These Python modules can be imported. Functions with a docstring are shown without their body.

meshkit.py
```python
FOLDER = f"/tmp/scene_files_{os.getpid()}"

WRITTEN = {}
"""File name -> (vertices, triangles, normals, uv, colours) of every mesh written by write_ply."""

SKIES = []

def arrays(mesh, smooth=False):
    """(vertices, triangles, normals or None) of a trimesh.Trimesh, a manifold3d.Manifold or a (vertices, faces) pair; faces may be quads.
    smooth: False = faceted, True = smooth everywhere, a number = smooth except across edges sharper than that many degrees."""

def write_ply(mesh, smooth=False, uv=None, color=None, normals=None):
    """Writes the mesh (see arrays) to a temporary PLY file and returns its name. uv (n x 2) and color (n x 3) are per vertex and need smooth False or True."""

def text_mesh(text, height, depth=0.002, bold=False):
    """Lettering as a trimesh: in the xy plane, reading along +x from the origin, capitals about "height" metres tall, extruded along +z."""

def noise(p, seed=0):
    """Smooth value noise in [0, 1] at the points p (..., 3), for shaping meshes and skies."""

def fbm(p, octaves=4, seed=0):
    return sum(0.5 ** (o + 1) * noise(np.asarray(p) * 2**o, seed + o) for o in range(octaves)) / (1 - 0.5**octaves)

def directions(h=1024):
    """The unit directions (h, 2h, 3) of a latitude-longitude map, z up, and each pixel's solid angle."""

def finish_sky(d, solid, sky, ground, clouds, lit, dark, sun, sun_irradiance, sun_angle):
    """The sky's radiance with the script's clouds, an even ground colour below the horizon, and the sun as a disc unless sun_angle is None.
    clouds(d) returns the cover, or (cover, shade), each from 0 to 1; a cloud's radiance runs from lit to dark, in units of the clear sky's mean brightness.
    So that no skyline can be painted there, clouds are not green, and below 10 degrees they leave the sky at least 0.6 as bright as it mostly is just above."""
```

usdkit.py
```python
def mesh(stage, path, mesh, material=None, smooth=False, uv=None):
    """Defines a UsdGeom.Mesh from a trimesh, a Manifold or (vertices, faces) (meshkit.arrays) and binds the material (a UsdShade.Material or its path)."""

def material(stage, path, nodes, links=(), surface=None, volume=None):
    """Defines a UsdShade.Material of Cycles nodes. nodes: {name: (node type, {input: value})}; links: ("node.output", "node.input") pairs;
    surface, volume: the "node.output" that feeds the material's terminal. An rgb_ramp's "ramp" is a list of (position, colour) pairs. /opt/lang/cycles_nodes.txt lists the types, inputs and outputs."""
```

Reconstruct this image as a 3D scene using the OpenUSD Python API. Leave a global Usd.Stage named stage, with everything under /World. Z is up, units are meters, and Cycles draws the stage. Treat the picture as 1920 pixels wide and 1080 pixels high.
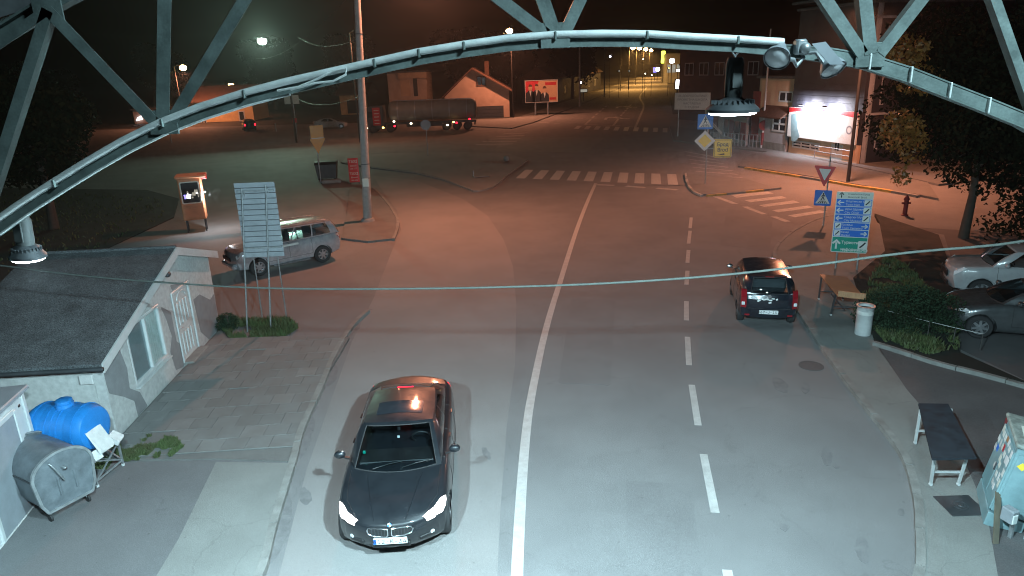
import math, random
import numpy as np, trimesh, manifold3d as m3
from shapely.geometry import Polygon, LineString, box as sbox
from pxr import Usd, UsdGeom, UsdLux, UsdShade, Sdf, Gf
import usdkit, meshkit

stage = Usd.Stage.CreateInMemory()
UsdGeom.SetStageUpAxis(stage, UsdGeom.Tokens.z)
UsdGeom.SetStageMetersPerUnit(stage, 1.0)
UsdGeom.Xform.Define(stage, '/World')
UsdGeom.Scope.Define(stage, '/World/Looks')
rng = np.random.default_rng(7)
random.seed(7)

# ------------------------------------------------------------------ camera, sky, exposure
FPX, EYE = 1300.0, np.array([0, 0, 7.5])
PITCH, ROLL = math.radians(17.9), math.radians(2.0)
_c, _s = math.cos(PITCH), math.sin(PITCH)
FWD, _U0 = np.array([0, _c, -_s]), np.array([0, _s, _c])
RIGHT = math.cos(ROLL) * np.array([1.0, 0, 0]) - math.sin(ROLL) * _U0
UP = math.cos(ROLL) * _U0 + math.sin(ROLL) * np.array([1.0, 0, 0])
cam = UsdGeom.Camera.Define(stage, '/World/camera')
cam.CreateHorizontalApertureAttr(36.0)
cam.CreateVerticalApertureAttr(20.25)
cam.CreateFocalLengthAttr(36.0 * FPX / 1920)
cam.CreateClippingRangeAttr(Gf.Vec2f(0.05, 5000))
cam.AddTransformOp().Set(Gf.Matrix4d(*RIGHT, 0, *UP, 0, *(-FWD), 0, *EYE, 1))
cam.CreateExposureAttr(0.0)

SKY_STRENGTH = 0.0002
dome = UsdLux.DomeLight.Define(stage, '/World/sky')
dome.GetPrim().SetCustomDataByKey('kind', 'structure')
sky = usdkit.material(stage, '/World/Looks/night_sky', {
    's': ('sky_texture', {'sky_type': 'single_scattering', 'sun_disc': False, 'sun_elevation': -0.02, 'sun_rotation': 0.3}),
    'b': ('background_shader', {'strength': SKY_STRENGTH})}, [('s.color', 'b.color')], surface='b.background')
UsdShade.MaterialBindingAPI.Apply(dome.GetPrim()).Bind(sky)

K_WHITE, K_SODIUM, K_FAR = 1040.0, 1950.0, 1300.0     # lamp outputs, tuned below where each lamp is built
C_WHITE, C_SODIUM, C_GREEN = (0.60, 0.90, 1.0), (1.0, 0.35, 0.19), (0.62, 1.0, 0.75)
HAZE = 0.0004


# a ground plan surveyed from the photograph: where the line of sight of a picture point meets a level or an upright plane
def ray(x, y):
    return FWD + (x - 960) / FPX * RIGHT - (y - 540) / FPX * UP
def G(x, y, z=0.0):
    d = ray(x, y)
    return EYE + d * ((z - 7.5) / d[2])
def D(x, y, Y):
    d = ray(x, y)
    return EYE + d * (Y / d[1])
def W(a, b, x, y):
    n = np.array([b[1] - a[1], a[0] - b[0], 0.0])
    d = ray(x, y)
    return EYE + d * (((np.array([a[0], a[1], 0]) - EYE) @ n) / (d @ n))
def hdist(p, Y):  # px per metre at depth Y
    return FPX / (Y * _c)


# ------------------------------------------------------------------ mesh toolkit: every shape is (vertices, triangles)
def arr(m):
    if hasattr(m, 'to_mesh'):
        q = m.to_mesh(); return np.array(q.vert_properties[:, :3], float), np.array(q.tri_verts, int)
    if hasattr(m, 'faces'):
        return np.array(m.vertices, float), np.array(m.faces, int)
    v, f = np.asarray(m[0], float), np.asarray(m[1], int)
    if f.shape[1] == 4: f = np.vstack([f[:, [0, 1, 2]], f[:, [0, 2, 3]]])
    return v, f
def cat(*ms):
    V, F, n = [], [], 0
    for m in ms:
        v, f = arr(m); V.append(v); F.append(f + n); n += len(v)
    return np.vstack(V), np.vstack(F)
def mv(m, t=(0, 0, 0), rz=0, rx=0, ry=0, s=1):
    v, f = arr(m); v = v * np.asarray(s)
    for a, i, j in ((rx, 1, 2), (ry, 2, 0), (rz, 0, 1)):
        if a:
            c, q = math.cos(a), math.sin(a); w = v.copy()
            w[:, i] = c * v[:, i] - q * v[:, j]; w[:, j] = q * v[:, i] + c * v[:, j]; v = w
    return v + np.asarray(t, float), f
def hull(p):
    return arr(trimesh.convex.convex_hull(np.asarray(p, float)))
def box(c, s, b=0.0, rz=0):
    s = np.asarray(s, float) / 2
    if b <= 0:
        m = arr(trimesh.creation.box(2 * s))
    else:
        b = min(b, .45 * 2 * s.min())
        p = [np.array([sx, sy, sz]) * (s - b * np.array(e)) for sx in (-1, 1) for sy in (-1, 1) for sz in (-1, 1) for e in ((0, 1, 1), (1, 0, 1), (1, 1, 0))]
        m = hull(p)
    return mv(m, c, rz)
def frame(t, upref=(0, 0, 1)):
    t = np.asarray(t, float); t = t / np.linalg.norm(t)
    u = np.asarray(upref, float)
    if abs(t @ u) > .95: u = np.array([0, 1.0, 0]) if abs(t[1]) < .9 else np.array([1.0, 0, 0])
    a = np.cross(t, u); a /= np.linalg.norm(a)
    return t, a, np.cross(a, t)
def beam(p, q, w, h, off=(0, 0), up=(0, 0, 1)):
    p, q = np.asarray(p, float), np.asarray(q, float)
    t, a, b = frame(q - p, up)
    v = [e + a * (off[0] + sx * w / 2) + b * (off[1] + sz * h / 2) for e in (p, q) for sx in (-1, 1) for sz in (-1, 1)]
    return hull(v)
def tube(pts, r, n=8):
    p = np.asarray(pts, float); r = np.broadcast_to(r, (len(p),))
    T = np.gradient(p, axis=0); T /= np.linalg.norm(T, axis=1, keepdims=True)
    _, a, _ = frame(T[0]); V = []
    ang = np.arange(n) * 2 * np.pi / n
    for i in range(len(p)):
        a = a - (a @ T[i]) * T[i]; a /= np.linalg.norm(a); b = np.cross(T[i], a)
        V.append(p[i] + r[i] * (np.cos(ang)[:, None] * a + np.sin(ang)[:, None] * b))
    V = np.vstack(V + [p[:1], p[-1:]]); F = []
    for i in range(len(p) - 1):
        for j in range(n):
            k = (j + 1) % n
            F += [[i * n + j, i * n + k, (i + 1) * n + k], [i * n + j, (i + 1) * n + k, (i + 1) * n + j]]
    e = len(p) * n
    for j in range(n):
        k = (j + 1) % n
        F += [[e, k, j], [e + 1, (len(p) - 1) * n + j, (len(p) - 1) * n + k]]
    return V, np.array(F)
def pole(p, h, r0, r1, n=10):
    p = np.asarray(p, float)
    return tube([p, p + [0, 0, h * .5], p + [0, 0, h]], [r0, (r0 + r1) / 2, r1], n)
def lathe(prof, n=24, axis='z'):
    m = arr(trimesh.creation.revolve(np.asarray(prof, float), sections=n))
    if axis == 'y': m = mv(m, rx=math.pi / 2)
    if axis == 'x': m = mv(m, ry=math.pi / 2)
    return m
def cyl(c, r, h, n=20, axis='z'):
    return mv(lathe([(0, -h / 2), (r, -h / 2), (r, h / 2), (0, h / 2)], n, axis), c)
def ell(c, r, sub=2):
    return mv(trimesh.creation.icosphere(sub, 1.0), c, s=np.broadcast_to(r, 3))
def prism(poly, z0, z1):
    if not isinstance(poly, Polygon) and not hasattr(poly, 'geoms'): poly = Polygon(np.asarray(poly)[:, :2])
    if not poly.is_valid: poly = poly.buffer(0)
    out = []
    for g in getattr(poly, 'geoms', [poly]):
        if g.geom_type == 'Polygon' and g.area > 1e-5:
            out.append(mv(trimesh.creation.extrude_polygon(g, z1 - z0, engine='earcut'), (0, 0, z0)))
    return cat(*out)
def gpoly(px, z=0.0):
    return Polygon([tuple(G(x, y, z)[:2]) for x, y in px])
def sheet(px, z):          # a painted or laid sheet, 3 mm thick
    return prism(gpoly(px, z), z - .003, z)
def strip(pts, w, z, h=.003):
    return prism(LineString([tuple(p[:2]) for p in pts]).buffer(w / 2, cap_style=2, join_style=1), z - h, z)
def smoothline(pts, n=60):
    from scipy.interpolate import PchipInterpolator
    p = np.asarray(pts, float); t = np.r_[0, np.cumsum(np.linalg.norm(np.diff(p, axis=0), axis=1))]
    q = np.linspace(0, t[-1], n)
    return np.stack([PchipInterpolator(t, p[:, k])(q) for k in range(p.shape[1])], 1)
def grid(P):
    P = np.asarray(P, float); a, b = P.shape[:2]
    i, j = np.meshgrid(np.arange(a - 1), np.arange(b - 1), indexing='ij'); k = (i * b + j).ravel()
    return P.reshape(-1, 3), np.vstack([np.stack([k, k + b, k + b + 1], 1), np.stack([k, k + b + 1, k + 1], 1)])
def flat(poly, d=.004):    # a flat plate in the xz plane, its face towards -y, front at y=-d
    m = prism(poly, 0, d); v, f = m
    return np.stack([v[:, 0], -v[:, 2], v[:, 1]], 1), f
def text(s, h, at=(0, 0), d=.004, y=0.0, bold=False, width=None, center=True):
    v, f = arr(meshkit.text_mesh(s, h, .003, bold)); v = v.copy()
    w = v[:, 0].max() - v[:, 0].min(); v[:, 0] -= v[:, 0].min()
    if width: v[:, 0] *= width / w; w = width
    if center: v[:, 0] -= w / 2
    return np.stack([v[:, 0] + at[0], -v[:, 2] + y, v[:, 1] + at[1]], 1), f
def rrect(w, h, r=.02, c=(0, 0)):
    return sbox(c[0] - w / 2 + r, c[1] - h / 2 + r, c[0] + w / 2 - r, c[1] + h / 2 - r).buffer(r, 4)


# ------------------------------------------------------------------ things, parts, copies
used = set()
def free(path):
    p, k = path, 0
    while p in used:
        k += 1; p = f'{path}_{k:03d}'
    used.add(p); return p
class T:
    def __init__(s, path, loc, yaw): s.path, s.loc, s.yaw = path, np.array([*loc, 0][:3], float), yaw
def tag(prim, **k):
    for a, b in k.items():
        if b: prim.SetCustomDataByKey(a, b)
def thing(name, label=None, cat_=None, loc=(0, 0, 0), yaw=0.0, group=None, kind=None, tilt=0):
    p = free('/World/' + name); x = UsdGeom.Xform.Define(stage, p)
    loc = np.array([*loc, 0][:3], float)
    x.AddTranslateOp().Set(Gf.Vec3d(*map(float, loc))); x.AddRotateZOp().Set(math.degrees(yaw))
    if tilt: x.AddRotateYOp().Set(tilt)
    tag(x.GetPrim(), label=label, category=cat_, group=group, kind=kind)
    return T(p, loc, yaw)
def part(t, name, mesh, mat, smooth=False, parent=None, world=False, label=None, kind=None):
    v, f = arr(mesh)
    if world:
        v = v - t.loc; c, s = math.cos(-t.yaw), math.sin(-t.yaw)
        v = np.stack([c * v[:, 0] - s * v[:, 1], s * v[:, 0] + c * v[:, 1], v[:, 2]], 1)
    p = free((parent or t.path) + '/' + name)
    m = usdkit.mesh(stage, p, (v, f), mat, smooth=smooth)
    tag(m.GetPrim(), label=label, kind=kind)
    return p
def solid(name, mesh, mat, label=None, cat_=None, group=None, kind=None, smooth=False):
    p = free('/World/' + name); v, f = arr(mesh)
    m = usdkit.mesh(stage, p, (v, f), mat, smooth=smooth)
    tag(m.GetPrim(), label=label, category=cat_, group=group, kind=kind)
    return p
def copy(t, loc, yaw=0.0, label=None, group=None, cat_=None):
    base = t.path.split('/')[-1]; p = free('/World/' + base)
    x = UsdGeom.Xform.Define(stage, p); x.GetPrim().GetReferences().AddInternalReference(t.path)
    loc = np.array([*loc, 0][:3], float)
    o = x.GetOrderedXformOps(); o[0].Set(Gf.Vec3d(*map(float, loc))); o[1].Set(math.degrees(yaw))
    was = stage.GetPrimAtPath(t.path).GetCustomData()
    tag(x.GetPrim(), label=label or was.get('label'), category=cat_ or was.get('category'), group=group or was.get('group'))
    x.GetPrim().SetInstanceable(True)
    return T(p, loc, yaw)
def lamp(t, pos, power, color, r=.12, name='light'):
    """the lamp's own light, a small bulb"""
    p = free(t.path + '/' + name); l = UsdLux.SphereLight.Define(stage, p)
    v = np.asarray(pos, float) - t.loc; c, s = math.cos(-t.yaw), math.sin(-t.yaw)
    l.AddTranslateOp().Set(Gf.Vec3d(c * v[0] - s * v[1], s * v[0] + c * v[1], v[2]))
    l.CreateRadiusAttr(r); l.CreateNormalizeAttr(True); l.CreateIntensityAttr(power); l.CreateColorAttr(Gf.Vec3f(*color))
def spot(t, pos, power, color, r=.12, rx=0.0, rz=0.0, cone=None, name='light'):
    """a disk light; it shines along its -z axis, tipped by rx about x and turned by rz"""
    p = free(t.path + '/' + name); l = UsdLux.DiskLight.Define(stage, p)
    v = np.asarray(pos, float) - t.loc; c, s = math.cos(-t.yaw), math.sin(-t.yaw)
    l.AddTranslateOp().Set(Gf.Vec3d(c * v[0] - s * v[1], s * v[0] + c * v[1], v[2]))
    l.AddRotateZOp().Set(math.degrees(rz - t.yaw)); l.AddRotateXOp().Set(math.degrees(rx))
    if cone:
        sh_ = UsdLux.ShapingAPI.Apply(l.GetPrim()); sh_.CreateShapingConeAngleAttr(cone); sh_.CreateShapingConeSoftnessAttr(.2)
    l.CreateRadiusAttr(r); l.CreateNormalizeAttr(True); l.CreateIntensityAttr(power); l.CreateColorAttr(Gf.Vec3f(*color))


# ------------------------------------------------------------------ materials
def PM(name, col, rough=.6, metal=0.0, var=.12, scale=4.0, bump=0.0, bscale=80.0, coat=0.0, spec=.5, fine=0.0, tint=None, stretch=(1, 1, 1)):
    col = np.asarray(col, float); lo, hi = col * (1 - var), np.minimum(col * (1 + var), .95)
    if tint is not None: lo = np.asarray(tint, float)
    nodes = {'g': ('geometry', {}), 'mp': ('mapping', {'scale': stretch}), 'n': ('noise_texture', {'scale': scale, 'detail': 6.0, 'roughness': .62}),
             'r': ('rgb_ramp', {'ramp': [(.0, lo), (.32, lo), (.68, hi), (1, hi)]}),
             'rr': ('map_range', {'from_min': .3, 'from_max': .7, 'to_min': max(rough * .82, .02), 'to_max': min(rough * 1.15, 1)}),
             'p': ('principled_bsdf', {'metallic': metal, 'coat_weight': coat, 'coat_roughness': .05, 'specular_ior_level': spec})}
    links = [('g.position', 'mp.vector'), ('mp.vector', 'n.vector'), ('n.fac', 'r.fac'), ('n.fac', 'rr.value'), ('rr.result', 'p.roughness')]
    if fine:
        nodes['n2'] = ('noise_texture', {'scale': bscale * 1.3, 'detail': 3.0})
        nodes['mr'] = ('map_range', {'from_min': .3, 'from_max': .7, 'to_min': 1 - fine, 'to_max': 1 + fine})
        nodes['mx'] = ('vector_math', {'math_type': 'scale'})
        links += [('g.position', 'n2.vector'), ('n2.fac', 'mr.value'), ('r.color', 'mx.vector1'), ('mr.result', 'mx.scale'), ('mx.vector', 'p.base_color')]
    else:
        links += [('r.color', 'p.base_color')]
    if bump:
        nodes['nb'] = ('noise_texture', {'scale': bscale, 'detail': 4.0}); nodes['b'] = ('bump', {'strength': bump, 'distance': .02})
        links += [('g.position', 'nb.vector'), ('nb.fac', 'b.height'), ('b.normal', 'p.normal')]
    return usdkit.material(stage, f'/World/Looks/{name}', nodes, links, surface='p.BSDF')
def EM(name, col, strength):
    return usdkit.material(stage, f'/World/Looks/{name}', {'e': ('emission', {'color': col, 'strength': strength})}, surface='e.emission')
def GLASS(name, tint=(.75, .85, .85), refl=1.0):
    return usdkit.material(stage, f'/World/Looks/{name}', {'w': ('layer_weight', {'blend': .5}), 'pw': ('math', {'math_type': 'power', 'value2': 4.0}), 'f': ('math', {'math_type': 'multiply_add', 'value2': .85, 'value3': .05}), 't': ('transparent_bsdf', {'color': tint}), 'g': ('glossy_bsdf', {'color': (refl,) * 3, 'roughness': .02}), 'm': ('mix_closure', {})},
                           [('w.facing', 'pw.value1'), ('pw.value', 'f.value1'), ('f.value', 'm.fac'), ('t.BSDF', 'm.closure1'), ('g.BSDF', 'm.closure2')], surface='m.closure')

def ground_mat(name, col, patch, pscale, fine, stain=.5, sscale=.6, bump=.25, cracks=0.0):
    """asphalt or concrete: broad patches, fine grain, dark oily spots, optional hairline cracks"""
    col, patch = np.asarray(col), np.asarray(patch)
    nodes = {'g': ('geometry', {}), 'a': ('noise_texture', {'scale': pscale, 'detail': 7.0, 'roughness': .6}), 'ra': ('rgb_ramp', {'ramp': [(0, patch), (.38, patch), (.62, col), (1, col)]}),
             'b': ('noise_texture', {'scale': 55.0, 'detail': 4.0, 'roughness': .7}), 'mb': ('map_range', {'from_min': .3, 'from_max': .7, 'to_min': 1 - fine, 'to_max': 1 + fine}),
             'c': ('noise_texture', {'scale': sscale, 'detail': 8.0, 'roughness': .7, 'distortion': .6}), 'mc': ('map_range', {'from_min': .64, 'from_max': .78, 'to_min': 1.0, 'to_max': stain, 'clamp': True}),
             'd': ('voronoi_texture', {'scale': 2.6, 'feature': 'f1'}), 'md': ('map_range', {'from_min': .02, 'from_max': .07, 'to_min': .6, 'to_max': 1.0, 'clamp': True}),
             'm1': ('math', {'math_type': 'multiply'}), 'm2': ('math', {'math_type': 'multiply'}), 'x': ('vector_math', {'math_type': 'scale'}),
             'bp': ('bump', {'strength': bump, 'distance': .02}), 'p': ('principled_bsdf', {'roughness': .82, 'specular_ior_level': .35})}
    links = [('g.position', k + '.vector') for k in 'abcd'] + [('a.fac', 'ra.fac'), ('b.fac', 'mb.value'), ('c.fac', 'mc.value'), ('d.distance', 'md.value'),
             ('mb.result', 'm1.value1'), ('mc.result', 'm1.value2'), ('m1.value', 'm2.value1'), ('md.result', 'm2.value2'), ('ra.color', 'x.vector1'), ('m2.value', 'x.scale'), ('x.vector', 'p.base_color'),
             ('b.fac', 'bp.height'), ('bp.normal', 'p.normal')]
    if cracks:
        nodes['k'] = ('voronoi_texture', {'scale': .35, 'feature': 'distance_to_edge'}); nodes['kn'] = ('noise_texture', {'scale': 1.5, 'detail': 5.0})
        nodes['kv'] = ('vector_math', {'math_type': 'multiply_add', 'vector2': (.9, .9, .9)}); nodes['mk'] = ('map_range', {'from_min': .001, 'from_max': .006, 'to_min': 1 - cracks, 'to_max': 1.0, 'clamp': True}); nodes['m3'] = ('math', {'math_type': 'multiply'})
        links = [l for l in links if l != ('m2.value', 'x.scale')] + [('g.position', 'kn.vector'), ('kn.color', 'kv.vector1'), ('g.position', 'kv.vector3'), ('kv.vector', 'k.vector'), ('k.distance', 'mk.value'), ('m2.value', 'm3.value1'), ('mk.result', 'm3.value2'), ('m3.value', 'x.scale')]
    return usdkit.material(stage, f'/World/Looks/{name}', nodes, links, surface='p.BSDF')

M = {}
M['asphalt'] = ground_mat('asphalt', (.170, .170, .170), (.145, .145, .146), .45, .27, .75, .55, cracks=.12)
M['asphalt_new'] = ground_mat('asphalt_pale', (.205, .198, .194), (.18, .175, .171), .35, .20, .75, .5)
M['asphalt_lot'] = ground_mat('asphalt_dark', (.095, .093, .095), (.075, .074, .076), .6, .25, .6, .8)
M['asphalt_mend'] = ground_mat('mended_asphalt', (.158, .158, .159), (.14, .14, .141), .6, .30, .75, .7)
M['asphalt_stain'] = ground_mat('stained_asphalt', (.155, .155, .156), (.125, .125, .127), 5.0, .18, .8, 1.2)
M['forecourt'] = ground_mat('forecourt_asphalt', (.13, .132, .135), (.112, .114, .117), .5, .15, .75, .7, cracks=.12)
M['concrete'] = ground_mat('concrete', (.19, .195, .185), (.165, .168, .16), .8, .14, .75, .9, cracks=.15)
M['pavement'] = ground_mat('pavement', (.14, .14, .135), (.12, .12, .117), .9, .16, .7, .9, cracks=.15)
M['soil'] = ground_mat('soil', (.05, .045, .035), (.035, .033, .025), .5, .3, .6, .8, bump=.6)
for k, c in enumerate(((.158, .158, .153), (.142, .143, .139), (.130, .131, .127))):
    M[f'slab{k}'] = PM(f'paving_slab_{"pale mid dark".split()[k]}', c, .85, var=.14, scale=2.5, bump=.25, bscale=70, fine=.12)
M['red_dim'] = PM('dull_red', (.14, .02, .022), .7, var=.15)
M['timber_old'] = PM('old_timber', (.085, .075, .055), .85, var=.25, scale=6)
M['kerb'] = PM('kerb_concrete', (.18, .18, .17), .85, var=.25, scale=3, bump=.3, bscale=60, fine=.12)
M['paint'] = PM('road_paint', (.37, .37, .36), .6, var=.16, scale=5, bump=.2, bscale=90, fine=.10)
M['paint_worn'] = PM('road_paint_worn', (.30, .295, .28), .7, var=.3, scale=4, bump=.2, bscale=90, fine=.15)
M['paint_yellow'] = PM('kerb_paint_yellow', (.40, .26, .07), .7, var=.5, scale=2.5, bump=.2)
M['grass'] = PM('grass_blades', (.04, .065, .018), .7, var=.4, scale=3, tint=(.055, .056, .022))
M['lamp_grey'] = PM('lamp_housing', (.045, .05, .05), .7, var=.3, scale=20)
M['leaf_hedge'] = PM('hedge_leaves', (.020, .038, .021), .9, var=.35, scale=2.0, spec=.1)
M['leaf_lamplight_tint'] = PM('leaves_lamplight_tint', (.22, .10, .022), .55, var=.4, scale=2.0)  # sodium lamplight painted into the leaf colour, not the foliage's own hue
M['post_dark'] = PM('dark_post', (.05, .048, .045), .8, var=.2)
M['cement'] = PM('cement_patch', (.19, .195, .20), .9, var=.14, scale=4, bump=.3, bscale=40)
M['turf'] = PM('turf', (.007, .0085, .005), .95, var=.4, scale=1.2, bump=.8, bscale=35)
M['leaf'] = PM('leaves_green', (.009, .014, .006), .95, var=.45, scale=1.5, spec=.08)
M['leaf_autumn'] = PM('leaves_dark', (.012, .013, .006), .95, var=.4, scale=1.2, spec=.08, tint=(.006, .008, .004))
M['cable'] = PM('cable_sheath', (.055, .063, .058), .9, var=.15, scale=12, spec=.05)
M['bark'] = PM('bark', (.06, .045, .035), .9, var=.3, scale=6, bump=.8, bscale=25)
M['steel'] = PM('truss_paint', (.11, .142, .135), .6, var=.32, scale=7, bump=.1, bscale=60, fine=.1)
M['pipe'] = PM('pale_conduit', (.58, .62, .61), .45, var=.15, scale=12, bump=.15)
M['zinc'] = PM('galvanised', (.30, .32, .33), .45, metal=.6, var=.2, scale=10)
M['steel_dark'] = PM('dark_steel', (.05, .055, .06), .5, metal=.3, var=.2)
M['white_metal'] = PM('white_painted_metal', (.38, .40, .40), .45, var=.1)
M['grey_metal'] = PM('grey_painted_metal', (.22, .24, .26), .5, var=.12)
M['plaster'] = None
M['roofing'] = PM('gritty_roofing', (.07, .078, .083), .9, var=.3, scale=2.5, bump=1.0, bscale=28, fine=.75)
M['white_pvc'] = PM('white_pvc', (.44, .46, .46), .4, var=.06)
M['white_board'] = PM('white_board', (.46, .46, .45), .7, var=.12, scale=8, bump=.2)
M['blue_tank'] = PM('blue_plastic', (.012, .15, .42), .38, var=.15, scale=2, bump=.05, bscale=20)
M['container'] = PM('container_zinc', (.13, .15, .165), .5, metal=.25, var=.25, scale=5, bump=.15, bscale=30)
M['concrete_pole'] = PM('pole_concrete', (.24, .235, .225), .85, var=.15, scale=6, bump=.3)
M['wood'] = PM('table_boards', (.30, .155, .075), .6, var=.25, scale=4, stretch=(1, 12, 1))
M['black_top'] = PM('black_table_top', (.022, .027, .034), .85, var=.25, scale=5, spec=.15)
M['black'] = PM('black_plastic', (.015, .015, .016), .5, var=.2)
M['rubber'] = PM('rubber', (.018, .018, .019), .8, var=.2)
M['alloy'] = PM('alloy_rim', (.45, .46, .48), .3, metal=.8, var=.1)
M['chrome'] = PM('chrome', (.75, .77, .8), .12, metal=1.0, var=.05)
M['car_black'] = PM('black_car_paint', (.011, .013, .016), .4, var=.1, coat=1.0, spec=.25)
M['car_blue_black'] = PM('dark_blue_car_paint', (.010, .013, .02), .25, var=.15, coat=1.0)
M['car_silver'] = PM('silver_car_paint', (.40, .41, .44), .3, metal=.5, var=.06, coat=1.0)
M['car_white'] = PM('white_car_paint', (.33, .34, .35), .3, var=.06, coat=1.0)
M['car_grey'] = PM('grey_car_paint', (.085, .09, .094), .28, metal=.4, var=.08, coat=1.0)
M['glass'] = GLASS('window_glass')
M['car_glass'] = GLASS('car_glass', (.60, .68, .70))
M['seat'] = PM('dark_upholstery', (.07, .074, .08), .8, var=.2)
M['seat_pale'] = PM('pale_cloth', (.35, .32, .34), .8, var=.2)
M['red_lens'] = PM('red_lens', (.24, .008, .014), .2, var=.1, coat=.6)
M['clear_lens'] = PM('clear_lens', (.6, .62, .64), .15, var=.08, coat=.8)
M['plate_white'] = PM('plate_white', (.62, .62, .62), .4, var=.04)
M['red'] = PM('red_paint', (.42, .02, .025), .5, var=.12)
M['sign_red'] = PM('sign_red', (.50, .025, .03), .4, var=.06)
M['sign_white'] = PM('sign_white', (.58, .60, .58), .4, var=.06)
M['sign_grey'] = PM('sign_pale_grey', (.55, .56, .50), .45, var=.06)
M['sign_blue'] = PM('sign_blue', (.012, .13, .55), .4, var=.06)
M['sign_green'] = PM('sign_green', (.0, .24, .17), .4, var=.06)
M['sign_yellow'] = PM('sign_yellow', (.75, .56, .05), .4, var=.06)
M['sign_orange'] = PM('arrow_orange', (.55, .25, .05), .5, var=.08)
M['sign_black'] = PM('sign_black', (.02, .02, .02), .5, var=.06)
M['cabinet'] = PM('cabinet_teal', (.17, .27, .29), .5, var=.18, scale=3, bump=.1, bscale=40)
M['cabinet_edge'] = PM('cabinet_worn_top', (.20, .22, .20), .8, var=.4, scale=10)
M['brick_dark'] = PM('dark_rubber_seal', (.02, .025, .028), .8, var=.2)
M['orange_paint'] = PM('kiosk_orange', (.50, .21, .10), .5, var=.15, scale=3)
M['wall_yellow'] = PM('yellow_render', (.52, .36, .17), .85, var=.15, scale=1.2)
M['wall_pink'] = PM('pale_render', (.40, .30, .24), .85, var=.14, scale=.8)
M['wall_grey'] = PM('grey_render', (.30, .31, .33), .85, var=.12, scale=.8)
M['wall_tan'] = PM('tan_render', (.48, .32, .21), .85, var=.12, scale=.9)
M['wall_dark'] = PM('dark_cladding', (.018, .020, .028), .7, var=.15, scale=1.0)
M['tile_roof'] = PM('roof_tiles', (.09, .045, .03), .85, var=.3, scale=5, bump=.5, bscale=12)
M['dark_opening'] = PM('dark_interior', (.018, .018, .02), .8, var=.2)
M['dark_glass'] = PM('unlit_window', (.02, .024, .03), .12, var=.15)
M['tank_shell'] = PM('tanker_shell', (.20, .19, .17), .65, metal=.0, var=.15, scale=1.5)
M['led'] = EM('led_white', (.82, .9, 1.0), 14.0)
M['head'] = EM('headlamp_lit', (1.0, .93, .93), 30.0)
M['amber'] = EM('amber_marker', (1.0, .62, .16), 6.0)
M['warm'] = EM('warm_marker', (1.0, .82, .55), 6.0)
M['redlit'] = EM('red_marker', (1.0, .02, .05), 3.0)
M['sodium'] = EM('sodium_lit', (1.0, .55, .2), 40.0)
M['halide'] = EM('halide_lit', (.75, 1.0, .88), 26.0)
M['taxi_lit'] = EM('taxi_light_lit', (.55, .95, .35), 2.2)
M['lit_yellow'] = EM('sign_lit_yellow', (.85, .95, .08), 4.0)
M['lit_white'] = EM('sign_lit_white', (.95, .92, 1.0), 5.0)
M['lit_blue'] = EM('sign_lit_blue', (.25, .22, 1.0), 2.5)
M['lit_dim'] = EM('window_lit_dim', (.9, .85, .7), .35)

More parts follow.
